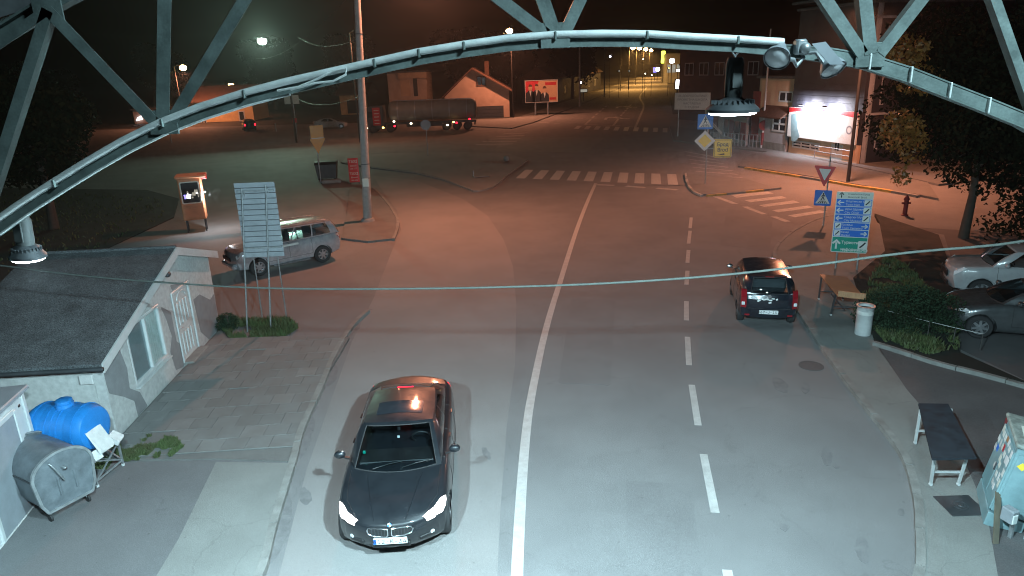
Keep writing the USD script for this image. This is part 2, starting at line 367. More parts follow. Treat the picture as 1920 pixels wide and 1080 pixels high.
def plaster():
    n = {'g': ('geometry', {}), 'a': ('noise_texture', {'scale': .55, 'detail': 2.5, 'roughness': .4, 'distortion': .9}), 'ra': ('rgb_ramp', {'ramp': [(0, (.36, .365, .36)), (.47, (.38, .385, .38)), (.482, (.40, .41, .40)), (1, (.45, .46, .45))]}),
         'b': ('noise_texture', {'scale': 9.0, 'detail': 6.0}), 'mb': ('map_range', {'from_min': .3, 'from_max': .7, 'to_min': .85, 'to_max': 1.1}), 'x': ('vector_math', {'math_type': 'scale'}),
         'bp': ('bump', {'strength': .4, 'distance': .02}), 'p': ('principled_bsdf', {'roughness': .9})}
    return usdkit.material(stage, '/World/Looks/patched_plaster', n, [('g.position', 'a.vector'), ('g.position', 'b.vector'), ('a.fac', 'ra.fac'), ('b.fac', 'mb.value'), ('ra.color', 'x.vector1'), ('mb.result', 'x.scale'), ('x.vector', 'p.base_color'), ('b.fac', 'bp.height'), ('bp.normal', 'p.normal')], surface='p.BSDF')
M['plaster'] = plaster()

# ------------------------------------------------------------------ ground, roads, pavements
def st(name, mesh, mat, smooth=False):
    return solid(name, mesh, mat, kind='structure', smooth=smooth)
st('ground', box((150, 330, -.30), (1600, 1500, .5)), M['soil'])
far_road = [(1000, 228), (1040, 212), (1100, 190), (1160, 165), (1205, 145), (1222, 137)]
far_right = [(1249, 137), (1252, 160), (1258, 200), (1270, 262)]
road = Polygon([(-70, -12), (46, -12), (46, 98), (-70, 110)])
road_far = gpoly(far_road[::-1] + [(960, 245), (1270, 262)] + far_right[::-1])
st('road', prism(road.union(road_far.buffer(.05)), -.05, 0), M['asphalt'])
st('road_patch', sheet([(700, 330), (780, 338), (866, 372), (915, 405), (945, 450), (962, 500), (968, 570), (966, 680), (950, 800), (938, 960), (932, 1090), (520, 1090), (575, 880), (660, 640), (700, 560), (735, 470), (752, 430), (745, 395), (715, 355)], .004), M['asphalt_new'])
st('crossing_patch', sheet([(945, 258), (1135, 257), (1098, 286), (925, 283)], .004), M['concrete'])

def raised(name, px, mat, h=.10, z0=-.02):
    return st(name, prism(gpoly(px, h), z0, h), mat)
# left: forecourt, pavement with slabs, pale concrete strip along the kerb
LK = [(440, 1120), (483, 1080), (512, 980), (547, 867), (567, 797), (600, 725), (633, 650), (655, 615), (690, 580)]   # kerb line at the road
raised('forecourt', [(-260, 1120), (440, 1120), (512, 980), (547, 867), (410, 862), (230, 866), (60, 800), (-260, 820)], M['forecourt'])
st('concrete_strip', prism(gpoly([(405, 866), (543, 868), (508, 985), (476, 1080), (430, 1118), (270, 1118), (335, 1010)], .104), .09, .104), M['concrete'])
pv = thing('pavement', kind='structure')
PVP = gpoly([(228, 862), (410, 860), (547, 865), (567, 797), (600, 725), (655, 632), (535, 630), (428, 634), (413, 617), (222, 822)], .085)
part(pv, 'base', prism(PVP, -.02, .085), M['pavement'])
a0, b0 = G(222, 822)[:2], G(413, 615)[:2]
ux = (b0 - a0) / np.linalg.norm(b0 - a0); uy = np.array([ux[1], -ux[0]])
r2 = np.random.default_rng(3)
for i in range(-2, 18):
    for j in range(0, 10):
        o = a0 + ux * (i * .5 + .02) + uy * (j * .5 + (.25 if i % 2 else 0))
        c = [o, o + ux * .493, o + ux * .493 + uy * .493, o + uy * .493]
        g = Polygon(c).intersection(PVP.buffer(-.05))
        if g.area > .04 and g.geom_type == 'Polygon' and r2.random() > .05:
            t = .098 + r2.random() * .010
            part(pv, 'slab', prism(g, .07, t), M[f"slab{r2.choice([0, 1, 1, 2])}"])
def kerb(name, px, mat=None, w=.14, top=.115, L=.9, colors=None):
    k = thing(name, kind='structure')
    pts = smoothline([G(x, y, top) for x, y in px], 200)
    d = np.r_[0, np.cumsum(np.linalg.norm(np.diff(pts[:, :2], axis=0), axis=1))]
    n = max(1, int(d[-1] / L)); rr = np.random.default_rng(len(px) * 7 + n)
    for i in range(n):
        s = np.linspace(d[-1] * i / n + .008, d[-1] * (i + 1) / n - .008, 5)
        seg = np.stack([np.interp(s, d, pts[:, q]) for q in range(2)], 1)
        m = M['kerb'] if mat is None else mat
        if colors: m = M[colors[i % len(colors)]]
        t = top + rr.uniform(-.006, .006)
        part(k, 'kerbstone', prism(LineString(seg).buffer(w / 2 + rr.uniform(-.004, .004), cap_style=2, join_style=1), -.03, t), m)
    return k
kerb('kerb', LK)
from shapely import affinity
gl_ = smoothline([G(x, y) for x, y in LK], 60)
rg_ = np.random.default_rng(17)
st('gutter_dirt', prism(Polygon([(p[0] + .07, p[1]) for p in gl_] + [(p[0] + .12 + .16 * rg_.random() + .10 * math.sin(p[1] * 2), p[1]) for p in gl_[::-1]]), .0055, .008), M['asphalt_stain'])
# right: pavement, dark lot, edging, verge
RK = [(1690, 1130), (1722, 1080), (1726, 1000), (1720, 925), (1690, 840), (1640, 775), (1590, 712), (1545, 650), (1505, 590), (1476, 545), (1458, 500), (1453, 470), (1468, 448), (1500, 425), (1545, 406), (1600, 395)]
raised('right_pavement', RK + [(1650, 420), (1660, 470), (1600, 520), (1640, 640), (1700, 730), (1800, 845), (1850, 960), (1880, 1130)], M['concrete'])
raised('lot', [(1640, 642), (1700, 730), (1800, 845), (1850, 960), (1880, 1130), (2400, 1130), (2300, 760), (1920, 716)], M['asphalt_lot'])
kerb('kerb', RK[::-1], L=1.0)
kerb('edging', [(1638, 640), (1690, 656), (1760, 678), (1840, 698), (1930, 722), (2100, 770)], top=.2, w=.12)
raised('verge', [(1640, 638), (1600, 520), (1660, 470), (1650, 420), (1640, 400), (1760, 440), (1790, 520), (1780, 600), (1800, 660), (1930, 718), (1760, 676)], M['turf'], h=.14)
st('parking_lot', sheet([(1800, 655), (1785, 600), (1795, 520), (1770, 440), (1700, 425), (2400, 470), (2500, 800), (1925, 714)], .006), M['asphalt_lot'])
# left: grass beyond the hut, island round the concrete pole, hairpin island, weeds
st('verge', prism(Polygon([(-60, 11.5), (-12.4, 11.5), (-12.9, 21.2), (-15.8, 25), (-18.6, 31), (-18.6, 38), (-21, 44), (-25, 48), (-36, 51), (-60, 54)]), -.05, .05), M['turf'])
raised('pole_island', [(655, 352), (700, 352), (722, 374), (738, 396), (746, 413), (744, 430), (737, 447), (690, 452), (640, 446), (650, 400)], M['pavement'], h=.09)
kerb('kerb', [(700, 352), (722, 374), (738, 396), (746, 413), (744, 430), (737, 447)], L=.8)
raised('traffic_island', [(640, 305), (704, 315), (780, 324), (829, 336), (880, 354), (895, 357), (920, 351), (949, 329), (989, 300), (955, 288), (860, 285), (740, 287), (650, 292)], M['asphalt_new'], h=.09)
kerb('kerb', [(640, 303), (704, 313), (780, 322), (829, 334), (880, 353), (893, 357), (920, 350), (949, 328), (989, 299)], L=1.2)
raised('crossing_island', [(1287, 328), (1290, 345), (1304, 358), (1318, 364), (1345, 363), (1410, 356), (1462, 351), (1434, 346), (1395, 334), (1302, 326)], M['pavement'], h=.09)
kerb('kerb', [(1286, 325), (1288, 338), (1293, 349), (1303, 359), (1317, 365)], L=1.0, colors=['paint_worn', 'kerb'])
kerb('kerb', [(1325, 365), (1370, 361), (1420, 356), (1464, 351)], L=1.1, colors=['paint_yellow', 'kerb'])
raised('far_pavement', [(1384, 311), (1392, 297), (1412, 288), (1440, 284), (1500, 292), (1610, 314), (1740, 342), (1760, 372), (1720, 364), (1600, 344), (1500, 327), (1420, 315)], M['pavement'], h=.12)
kerb('kerb', [(1398, 313), (1440, 320), (1500, 329), (1560, 339), (1600, 346), (1660, 355), (1722, 366)], L=1.6, w=.25, top=.13, colors=['paint_yellow', 'paint_yellow', 'paint_yellow', 'kerb'])
raised('far_pavement', [(1262, 262), (1300, 268), (1440, 284), (1500, 292), (1610, 312), (1760, 345), (1900, 330), (1500, 262), (1330, 246), (1255, 236)], M['pavement'], h=.115)
raised('far_pavement', [(960, 240), (1000, 229), (1040, 214), (1100, 191), (1160, 166), (1205, 146), (1196, 145), (1140, 164), (1060, 190), (990, 214), (960, 221), (880, 226), (878, 236)], M['pavement'], h=.11)

# ------------------------------------------------------------------ painted markings
def quadpx(q, z): return prism(gpoly(q, z), z - .003, z)
edge = smoothline([G(x, y) for x, y in ((1117, 344), (1086, 418), (1052, 523), (1023, 620), (1005, 700), (989, 790), (979, 900), (973, 1000), (969, 1090))], 80)
st('edge_line', strip(edge, .19, .008), M['paint'])
ln = thing('lane_line', kind='structure')
for a, b in (((1296, 408), (1294, 428)), ((1294, 433), (1291, 457)), ((1291, 469), (1289, 493)), ((1289, 508), (1287, 534)), ((1287, 565), (1287, 601)), ((1289, 632), (1292, 685)), ((1297, 722), (1309, 798)), ((1319, 852), (1341, 962)), ((1363, 1069), (1372, 1110))):
    part(ln, 'dash', strip([G(*a), G(*b)], .15, .008), M['paint'])
z1 = thing('zebra_crossing', kind='structure')
for i in range(10):
    k = i / 9; bx, by, tx, ty = 967 + 285.7 * k, 334 + 12 * k, 985 + 265.7 * k, 318 + 8 * k
    part(z1, 'stripe', quadpx([(bx, by), (bx + 17 + 2 * k, by + .6), (tx + 15 + 2 * k, ty + .6), (tx, ty)], .008), M['paint'])
sl = thing('stop_line', kind='structure')
for a, b in (((1117, 346), (1151, 348)), ((1174, 349), (1209, 352)), ((1231, 353), (1270, 356))):
    part(sl, 'dash', strip([G(*a), G(*b)], .42, .008), M['paint_worn'])
z2 = thing('zebra_crossing', kind='structure')
for i in range(11):
    k = i / 10; bx, by, tx, ty = 695 + 1110 * k, 970 + 42 * k, 733 + 1072 * k, 935 + 28 * k
    q = [(960 + x / 6, 80 + y / 6) for x, y in ((bx, by), (bx + 54, by + 1), (tx + 52, ty + 1), (tx, ty))]
    part(z2, 'stripe', quadpx(q, .008), M['paint'])
z3 = thing('zebra_crossing', kind='structure')
for q in (((740, 655), (1130, 620), (1200, 640), (800, 685)), ((885, 712), (1280, 668), (1335, 690), (945, 735)), ((1040, 765), (1410, 715), (1475, 738), (1095, 785)), ((1180, 820), (1560, 770), (1625, 790), (1245, 842)), ((1345, 875), (1690, 820), (1780, 838), (1420, 895))):
    part(z3, 'stripe', quadpx([(1240 + x / 5.684, 250 + y / 5.684) for x, y in q], .008), M['paint_worn'])
sl2 = thing('stop_line', kind='structure')
for q in (((545, 672), (615, 675), (825, 752), (755, 752)), ((855, 780), (920, 780), (1130, 862), (1065, 862)), ((1160, 885), (1225, 885), (1380, 938), (1318, 945))):
    part(sl2, 'dash', quadpx([(1240 + x / 5.684, 250 + y / 5.684) for x, y in q], .008), M['paint_worn'])
ht = thing('hatched_marking', kind='structure')
for i in range(7):
    a, b = (1284 + i * 4, 284 + i * 7.5), (1338 + i * 9, 294 + i * 6.6)
    part(ht, 'stripe', strip([G(*a), G(*b)], .22, .008), M['paint_worn'])
ht = thing('hatched_marking', kind='structure')
for i in range(5):
    part(ht, 'stripe', strip([G(898 + i * 13 - 6, 271 - i * 5), G(962 + i * 9 - i * 2, 270 - i * 5.2)], .35, .008), M['paint_worn'])
fl = thing('lane_line', kind='structure')
def z6(x, y): return (960 + x / 6, 80 + y / 6)
def farline(a, b, n, w, frac=.55):
    A, B = np.array(G(*z6(*a))), np.array(G(*z6(*b)))
    for i in range(n):
        part(fl, 'dash', strip([A + (B - A) * i / n, A + (B - A) * (i + frac) / n], w, .008), M['paint_worn'])
farline((820, 922), (885, 865), 1, .3, 1); farline((900, 850), (1075, 700), 5, .3); farline((1140, 932), (1215, 835), 1, .3, 1); farline((1222, 825), (1345, 690), 6, .3)
part(fl, 'line', strip(smoothline([G(*z6(*p)) for p in ((1388, 950), (1440, 830), (1478, 735), (1478, 690), (1445, 640), (1440, 600), (1470, 560), (1520, 500))], 40), .3, .008), M['paint_worn'])
for a, b in (((815, 922), (970, 927)), ((1040, 932), (1215, 936)), ((1300, 944), (1360, 945)), ((690, 858), (800, 850)), ((300, 895), (420, 905)), ((470, 912), (540, 912))):
    part(fl, 'line', strip([G(*z6(*a)), G(*z6(*b))], .35, .008), M['paint_worn'])
def lane_arrow(x, y, side):
    c = G(*z6(x, y)); d = np.array([.19, .98]); n = np.array([d[1], -d[0]]); c2 = c[:2]
    P = lambda a, b: c2 + n * a + d * b
    pl = [P(-.12, -2.6), P(.12, -2.6), P(.12, .2), P(side * 1.1 + .1, .9), P(side * 1.0, .3), P(side * 1.9, 1.1), P(side * 1.2, 2.1), P(side * 1.15, 1.5), P(-.12, .8)]
    st('lane_arrow', prism(Polygon(pl).buffer(.08), .005, .008), M['paint'])
lane_arrow(1185, 725, 1); lane_arrow(1060, 850, 1); lane_arrow(1408, 728, -1); lane_arrow(1328, 858, -1)

def stain(px, mat='asphalt_lot'):
    q = gpoly(px, .006).buffer(.03, 3); st('oil_stain', prism(q, .003, .006), M[mat])
for cx, cy, a, w, h in ((1550, 855, .2, 7, 16), (1617, 1030, .35, 9, 24), (1462, 722, 1.3, 12, 16), (1510, 727, 0, 6, 9), (1568, 873, .9, 3, 4), (1690, 960, 0, 3, 5), (1432, 585, 1.2, 8, 10), (1470, 988, .6, 5, 5), (912, 850, 1.4, 4, 10), (572, 930, .4, 9, 14)):
    r = np.random.default_rng(int(cx)); stain([(cx + math.cos(t) * w * r.uniform(.7, 1.2) + math.sin(a) * math.sin(t) * h * .5, cy + math.sin(t) * h * r.uniform(.7, 1.15)) for t in np.linspace(0, 6.28, 13)[:-1]], 'asphalt_stain')
for k, q in enumerate(([(1368, 384), (1448, 396), (1440, 470), (1352, 458)], [(1075, 560), (1150, 563), (1140, 720), (1052, 716)], [(1180, 905), (1290, 912), (1310, 1090), (1185, 1090)])):
    st('road_patch', prism(gpoly(q, .004).buffer(.06, 2), .001, .004), M['asphalt_mend'])
# manhole covers
mh = thing('manhole_cover', 'square dark cast iron cover with round centre, set in pavement by the black table', 'manhole cover', G(1801, 948, .104))
part(mh, 'plate', box((0, 0, .004), (.62, .56, .012), .004), M['steel_dark'])
part(mh, 'lid', lathe([(0, .006), (.13, .006), (.13, .016), (.11, .018), (.10, .013), (.05, .013), (.045, .02), (0, .02)], 32), M['steel_dark'])
mh2 = thing('manhole_cover', 'round worn manhole cover in the asphalt near the black hatchback', 'manhole cover', G(1521, 686, .002))
part(mh2, 'lid', lathe([(0, 0), (.30, 0), (.30, .008), (.26, .008), (.25, .004), (0, .004)], 32), M['asphalt_lot'])

# ------------------------------------------------------------------ grass and weeds
def tufts(name, poly, n, h, z, mat, seed, label, wid=.012):
    r = np.random.default_rng(seed); x0, y0, x1, y1 = poly.bounds; V, F = [], []
    import shapely
    pts = []
    while len(pts) < n:
        q = np.stack([r.uniform(x0, x1, n), r.uniform(y0, y1, n)], 1); ok = shapely.contains_xy(poly, q[:, 0], q[:, 1])
        dens = meshkit.fbm(np.c_[q * 2.2, np.zeros(n)], 3, seed) > .42
        pts += list(q[ok & dens])
    p = np.c_[np.array(pts[:n]), np.full(n, z)]
    a = r.uniform(0, 2 * np.pi, n); hh = h * r.uniform(.4, 1.2, n); w = wid * r.uniform(.7, 1.4, n); ln_ = r.uniform(.1, .9, n) * hh; b = r.uniform(0, 6.28, n)
    d = np.stack([np.cos(a), np.sin(a), 0 * a], 1) * w[:, None]; l = np.stack([np.cos(b) * ln_, np.sin(b) * ln_, hh], 1)
    V = np.stack([p - d, p + d, p + l * .55 + d * .7 + [0, 0, .01], p + l], 1).reshape(-1, 3)
    k = np.arange(n)[:, None] * 4
    F = np.vstack([k + [0, 1, 2], k + [0, 2, 3]])
    solid(name, (V, F), mat, label, 'grass', kind='stuff')
tufts('grass', gpoly([(222, 838), (262, 815), (330, 822), (345, 838), (322, 856), (235, 866), (215, 850)], .1), 5200, .07, .1, M['grass'], 1, 'low green grass growing at the hut corner beside the tank frame', .008)
tufts('grass', gpoly([(150, 850), (215, 820), (222, 850), (200, 880), (160, 880)], .1), 900, .14, .1, M['grass'], 5, 'dark grass growing under the tank frame', .012)
tufts('grass', gpoly([(412, 595), (470, 600), (545, 598), (560, 615), (530, 634), (430, 634), (416, 618)], .05), 4200, .16, .04, M['grass'], 2, 'weeds growing round the feet of the board on posts', .014)
tufts('grass', gpoly([(1640, 620), (1610, 560), (1660, 480), (1700, 500), (1790, 590), (1800, 655), (1740, 665), (1660, 642)], .14), 9000, .16, .13, M['grass'], 3, 'rough grass between the pavement and the parked cars', .02)
tufts('grass', Polygon([(-42, 14), (-13.2, 14), (-13.2, 21), (-16.2, 25), (-19, 31), (-19, 38), (-22, 44), (-30, 48), (-42, 50)]), 7000, .16, .04, M['grass'], 4, 'dark uncut grass left of the car park', .03)

# ------------------------------------------------------------------ lattice arch over the road
YT = 4.0
arch = thing('lattice_arch', 'grey green steel lattice arch spanning the road at the top of the view', 'lattice arch', (0, YT, 0))
low = [(-5.6, 0), (-5.5, 3.0), (-5.0, 4.7), (-4.1, 5.95)] + [tuple(D(x, y, YT)[[0, 2]]) for x, y in ((0, 430), (100, 362), (335, 232), (500, 178), (660, 141), (830, 105), (1040, 80), (1200, 79), (1300, 85), (1450, 93), (1605, 112), (1700, 140), (1800, 180), (1920, 228))] + [(4.2, 6.15), (5.2, 4.6), (5.7, 3.0), (5.8, 0)]
lowc = smoothline(np.array([(x, YT, z) for x, z in low]), 90)
def chord(pts, w, d, off=0.0, yo=0.0):
    V = []
    T_ = np.gradient(pts, axis=0); T_ /= np.linalg.norm(T_, axis=1, keepdims=True)
    for p, t in zip(pts, T_):
        n = np.array([-t[2], 0, t[0]])
        g = float(np.interp(p[0], (1.3, 1.8), (1.0, 1.75)))
        for a, b in ((-1, -1), (1, -1), (1, 1), (-1, 1)):
            V.append(p + n * (off * g + a * w * (g if w > .02 else 1) / 2) + np.array([0, yo + b * d / 2, 0]))
    F = []
    for i in range(len(pts) - 1):
        for j in range(4):
            k = (j + 1) % 4
            F += [[i * 4 + j, (i + 1) * 4 + j, (i + 1) * 4 + k], [i * 4 + j, (i + 1) * 4 + k, i * 4 + k]]
    e = (len(pts) - 1) * 4
    F += [[0, 1, 2], [0, 2, 3], [e, e + 2, e + 1], [e, e + 3, e + 2]]
    return np.array(V), np.array(F)
def norm2(pts, off, yo=0):
    T_ = np.gradient(pts, axis=0); T_ /= np.linalg.norm(T_, axis=1, keepdims=True)
    return pts + np.stack([-T_[:, 2], 0 * T_[:, 0], T_[:, 0]], 1) * off + [0, yo, 0]
part(arch, 'lower_chord', cat(chord(lowc, .008, .075, .021), chord(lowc, .008, .075, -.021), chord(lowc, .036, .008, 0, -.030)), M['steel'], world=True)
def xlow(px, y):  # point of the lower chord nearest to a sighted point
    q = D(px, y, YT); i = np.argmin(np.linalg.norm(lowc - q, axis=1)); return lowc[i]
upc = norm2(lowc, .80); upc = upc[(upc[:, 2] > 5.5)]
part(arch, 'upper_chord', cat(chord(upc, .012, .085, .032), chord(upc, .012, .085, -.032), chord(upc, .055, .010)), M['steel'], world=True)
def upat(x):
    return np.array([x, YT, np.interp(x, upc[:, 0], upc[:, 2])])
def member(p, q, w=.062, name='brace', side=1):
    p, q = np.asarray(p, float), np.asarray(q, float)
    t, a, b = frame(q - p, (0, 1, 0))
    m = cat(beam(p, q, w, .007, (0, 0), (0, 1, 0)), beam(p, q, .007, .05, (side * (w / 2 - .0035), .028), (0, 1, 0)))
    part(arch, name, m, M['steel'], world=True)
off = np.array([0, -.05, 0])
n1, n2, n3, n0 = xlow(335, 222), xlow(1000, 82), xlow(1605, 108), D(100, 20, YT)
for n in (n1, n2, n3): part(arch, 'gusset', box(n + [0, -.047, .035], (.16, .008, .13), .003), M['steel'], world=True)
part(arch, 'gusset', box(n0 + [0, -.047, .0], (.16, .008, .13), .003), M['steel'], world=True)
for n, tops in ((n1, ((100, 20), (318, -90), (520, -90))), (n2, ((820, -90), (986, -90), (1130, -90))), (n3, ((1480, -90), (1604, -90), (1790, -90)))):
    for k, (x, y) in enumerate(tops):
        q = D(x, y, YT)
        member(n + off + [(-.045, 0, .05)[k], 0, .04], q + off, .07 if k == 1 else .062, 'upright' if k == 1 else 'brace', 1)
member(n0 + off, D(-60, 520, YT) + off, .06, 'brace', 1)
member(n0 + off, D(-130, 180, YT) + off, .05, 'brace', -1)
member(D(1830, -70, YT) + off, D(1935, 225, YT) + off, .05, 'brace', -1)
part(arch, 'cover_plate', prism([tuple(D(x, y, YT)[[0, 2]]) for x, y in ((-120, -60), (96, -40), (92, 8), (-120, 66))], 0, .006)[0][:, [0, 2, 1]] * [1, -1, 1] + [0, YT + .06, 0] if False else cat(hull([D(x, y, YT + dd) for x, y in ((-120, -60), (96, -50), (60, 14), (-120, 70)) for dd in (.06, .068)])), M['zinc'], world=True)
part(arch, 'cross_pipe', tube([D(-40, 55, YT + .12), D(60, 14, YT + .12), D(170, -30, YT + .12)], .02), M['steel'], world=True)
# pale conduit fixed along the front of the chord, with clamps, from the left end to the flood lamps
pip = norm2(lowc, .041, -.045); xr = D(1488, 95, YT)[0]; pip = pip[(pip[:, 0] < xr) & (pip[:, 2] > 4.5)]
part(arch, 'conduit', tube(pip, .020, 10), M['pipe'], True, world=True)
pip2 = norm2(lowc, -.029, -.045); pip2 = pip2[(pip2[:, 0] < -1.0) & (pip2[:, 2] > 4.5)]
part(arch, 'cable', tube(pip2, .007, 6), M['pipe'], True, world=True)
tw = norm2(lowc, .028, -.062); tw = tw[(tw[:, 0] > -1.25) & (tw[:, 0] < -.75)]
part(arch, 'cable', tube(np.array([D(x, y, YT - .08) for x, y in ((520, 170), (560, 163), (600, 146), (625, 133), (650, 128), (648, 140), (625, 152), (590, 156), (545, 168))]), .007, 6), M['pipe'], True, world=True)
for x, y in ((140, 330), (305, 238), (450, 188), (680, 134), (820, 100), (905, 86), (1050, 74), (1240, 76), (1340, 83)):
    p = xlow(x, y); part(arch, 'clamp', box(p + [0, -.047, .034], (.014, .045, .045), .004), M['steel'], world=True)
for x, y in ((1652, 125), (1722, 152), (1760, 168), (1825, 192)):
    p = xlow(x, y); part(arch, 'strap', box(p + [0, -.01, 0], (.010, .095, .085), .003), M['pipe'], world=True)

# two swivelling flood lamps with bracket (unlit) on the arch
def aim(m, d, at, s=1):   # turns a mesh whose axis is +z along d
    t, a, b = frame(np.asarray(d, float)); v, f = arr(m)
    return v[:, :1] * a * s + v[:, 1:2] * b * s + v[:, 2:] * t * s + np.asarray(at, float), f
def flood(name, px, dirv, label, hood):
    c = D(px[0], px[1], YT - .12); t = thing(name, label, 'flood lamp', c)
    refl = lathe([(0, -.10), (.025, -.10), (.032, -.06), (.062, -.01), (.070, .02), (.066, .02), (.058, -.008), (.03, -.05), (0, -.055)], 24)
    part(t, 'reflector', aim(refl, dirv, (0, 0, 0)), M['grey_metal'], 40)
    part(t, 'lens', aim(lathe([(0, .032), (.035, .028), (.062, .014), (.062, .008), (0, .008)], 24), dirv, (0, 0, 0)), M['clear_lens'], 40)
    if hood:
        k = hull([D(x, y, YT - d) - c for x, y in ((1522, 82), (1548, 78), (1584, 121), (1556, 121)) for d in (.20, .206)])
        part(t, 'hood', k, M['grey_metal'])
    return t, c
f1, c1 = flood('flood_lamp', (1458, 106), (-.45, -.75, -.55), 'round pale flood lamp under the arch, left one of the pair', False)
part(f1, 'bracket', tube([np.array(D(1468, 108, YT - .10)) - c1, D(1488, 112, YT - .06) - c1, D(1493, 124, YT - .06) - c1, D(1506, 108, YT - .05) - c1, D(1502, 92, YT - .03) - c1], .012, 8), M['zinc'], True)
f2, c2 = flood('flood_lamp', (1560, 126), (.25, -.6, -.75), 'flood lamp with a flat dark hood on the arch, right one of the pair', True)
part(f2, 'bracket', cat(tube([D(1502, 100, YT - .06) - c2, D(1530, 98, YT - .1) - c2, D(1545, 118, YT - .12) - c2], .012, 8), box(D(1500, 88, YT - .05) - c2, (.06, .06, .08), .01), ell(D(1510, 90, YT - .08) - c2, (.03, .03, .03))), M['zinc'], 40)

# two LED lamps hanging under the arch
def pendant(px, tilt, rz, power, label, s):
    hook = xlow(px[0], 100) if px[0] > 500 else xlow(px[0], 410)
    Yp = YT + .12
    top = D(px[0] + px[4], px[1], Yp); bot = D(px[0], px[2], Yp); r = px[3] / hdist(None, Yp) / 2
    t = thing('hanging_lamp', label, 'hanging lamp', bot)
    L = np.linalg.norm(top - bot); d = (top - bot) / L; S = lambda m: aim(m, d, (0, 0, 0))
    part(t, 'shade', S(lathe([(0, .07), (.05 * s, .07), (.08 * s, .055), (r * .8, .028), (r, 0), (r, -.016), (r * .96, -.016), (r * .93, 0), (0, .0)], 36)), M['steel_dark'], 35)
    fins = cat(*[S(mv(box((r * .55, 0, .035), (r * .5, .004, .03)), rz=a)) for a in np.linspace(0, 2 * np.pi, 24, endpoint=False)])
    part(t, 'cooling_fins', fins, M['steel_dark'])
    part(t, 'driver_housing', S(cat(lathe([(0, .06), (.048, .06), (.05, .09), (.05, L - .04), (.04, L - .01), (0, L - .01)], 20), box((0, -.05, L * .6), (.05, .012, .12), .003))), M['lamp_grey'], 40)
    part(t, 'eye_bolt', S(tube([(0, 0, L - .01), (.02, 0, L + .02), (0, 0, L + .05), (-.02, 0, L + .02), (0, 0, L)], .006, 6)), M['zinc'], True)
    part(t, 'lit_ring', S(lathe([(0, -.010), (r * .90, -.010), (r * .88, -.026), (r * .8, -.032), (0, -.034)], 36)), M['led'])
    spot(t, bot - d * .03 - np.array([0, 0, .05]), K_WHITE * power, C_WHITE, r * .8, rx=tilt, rz=rz, cone=78)
    return t
p1 = pendant((1373, 104, 204, 100, 6), math.radians(46), math.radians(12), 1.0, 'lit round LED lamp with grey driver housing hanging under the arch above the road signs', .8)
p2 = pendant((52, 402, 478, 66, -14), math.radians(30), math.radians(16), .46, 'lit LED lamp hanging under the left end of the arch above the hut roof', .8)
wl = thing('street_lamp', 'tall white street lamp standing beside the arch', 'street lamp', (6.8, .6, 0))
part(wl, 'post', pole((0, 0, 0), 10.4, .11, .06), M['zinc'], True)
part(wl, 'arm', tube([(0, 0, 10.2), (-1.4, .2, 10.7), (-3.3, .4, 10.8)], .035), M['zinc'], True)
part(wl, 'lamp_head', box((-3.7, .4, 10.86), (.8, .3, .12), .04), M['grey_metal'])
spot(wl, (3.1, 1.0, 10.72), K_WHITE * .26, C_WHITE, .4)
spot(wl, (5.4, 3.6, 7.0), K_WHITE * .03, C_WHITE, .2, rx=math.radians(34), rz=math.radians(8))

# cable strung across
cab = smoothline([(-24, 15, 5.6), *[D(x, y, Y) for x, y, Y in ((20, 500, 13), (110, 512, 12.7), (270, 527, 12.3), (420, 537, 11.9), (540, 541, 11.5), (800, 541, 10.8), (1050, 535, 10.2), (1280, 522, 9.6), (1500, 500, 9.0), (1700, 474, 8.6), (1920, 452, 8.2))], (11.0, 7.4, 7.4)], 120)
solid('overhead_cable', tube(cab, .017, 8), M['cable'], 'thick pale cable sagging right across the road from the hut roof', 'cable', smooth=True)

# ------------------------------------------------------------------ white plastered hut
HA, HB = G(222, 822), G(413, 615); hd = (HB - HA)[:2] / np.linalg.norm((HB - HA)[:2]); HL = np.linalg.norm((HB - HA)[:2])
hyaw = math.atan2(hd[1], hd[0]) - math.pi / 2     # local +y runs along the wall, local +x is towards the road
hut = thing('hut', 'small white plastered hut with dark gritty roof, patched walls and white door', 'hut', (HA[0], HA[1], 0), hyaw)
def H(x, y):   # picture point on the front wall -> (along, height)
    q = W(HA, HB, x, y); return float((q - HA)[:2] @ hd), float(q[2])
rk, rz_, e0, e1 = 4.25, 3.12, 1.88, 2.38
prof = [(0, 0), (HL, 0), (HL, e1), (rk, rz_), (0, e0)]
wallp = Polygon(prof)
win = [H(230, 623), H(292, 567), H(318, 667), H(260, 720)]; wa, wb = np.mean([win[0][0], win[3][0]]), np.mean([win[1][0], win[2][0]]); wz0, wz1 = .66, 2.08
da, db, dz = 3.80, 4.98, 2.10
front = wallp.difference(sbox(wa, wz0, wb, wz1)).difference(sbox(da, .02, db, dz))
def yz(poly, x0, x1):   # a plate in the local yz plane
    v, f = prism(poly, x0, x1); return np.stack([v[:, 2], v[:, 0], v[:, 1]], 1), f
part(hut, 'front_wall', yz(front, -.22, 0), M['plaster'])
part(hut, 'back_wall', yz(wallp, -3.4, -3.2), M['plaster'])
part(hut, 'side_wall', box((-1.71, .1, e0 / 2), (2.96, .2, e0 - .02)), M['plaster'])
part(hut, 'side_wall', box((-1.71, HL - .1, e1 / 2), (2.96, .2, e1 - .02)), M['plaster'])
sl1 = (rz_ - e0) / rk; sl2_ = (rz_ - e1) / (HL - rk)
def roofp(y): return e0 + sl1 * y if y < rk else rz_ - sl2_ * (y - rk)
r1 = hull([(x, y, roofp(y) + .02 + d) for x in (-3.6, .16) for y in (-.28, rk) for d in (0, .07)])
r2_ = hull([(x, y, roofp(y) + .02 + d) for x in (-3.6, .16) for y in (rk, HL + .3) for d in (0, .07)])
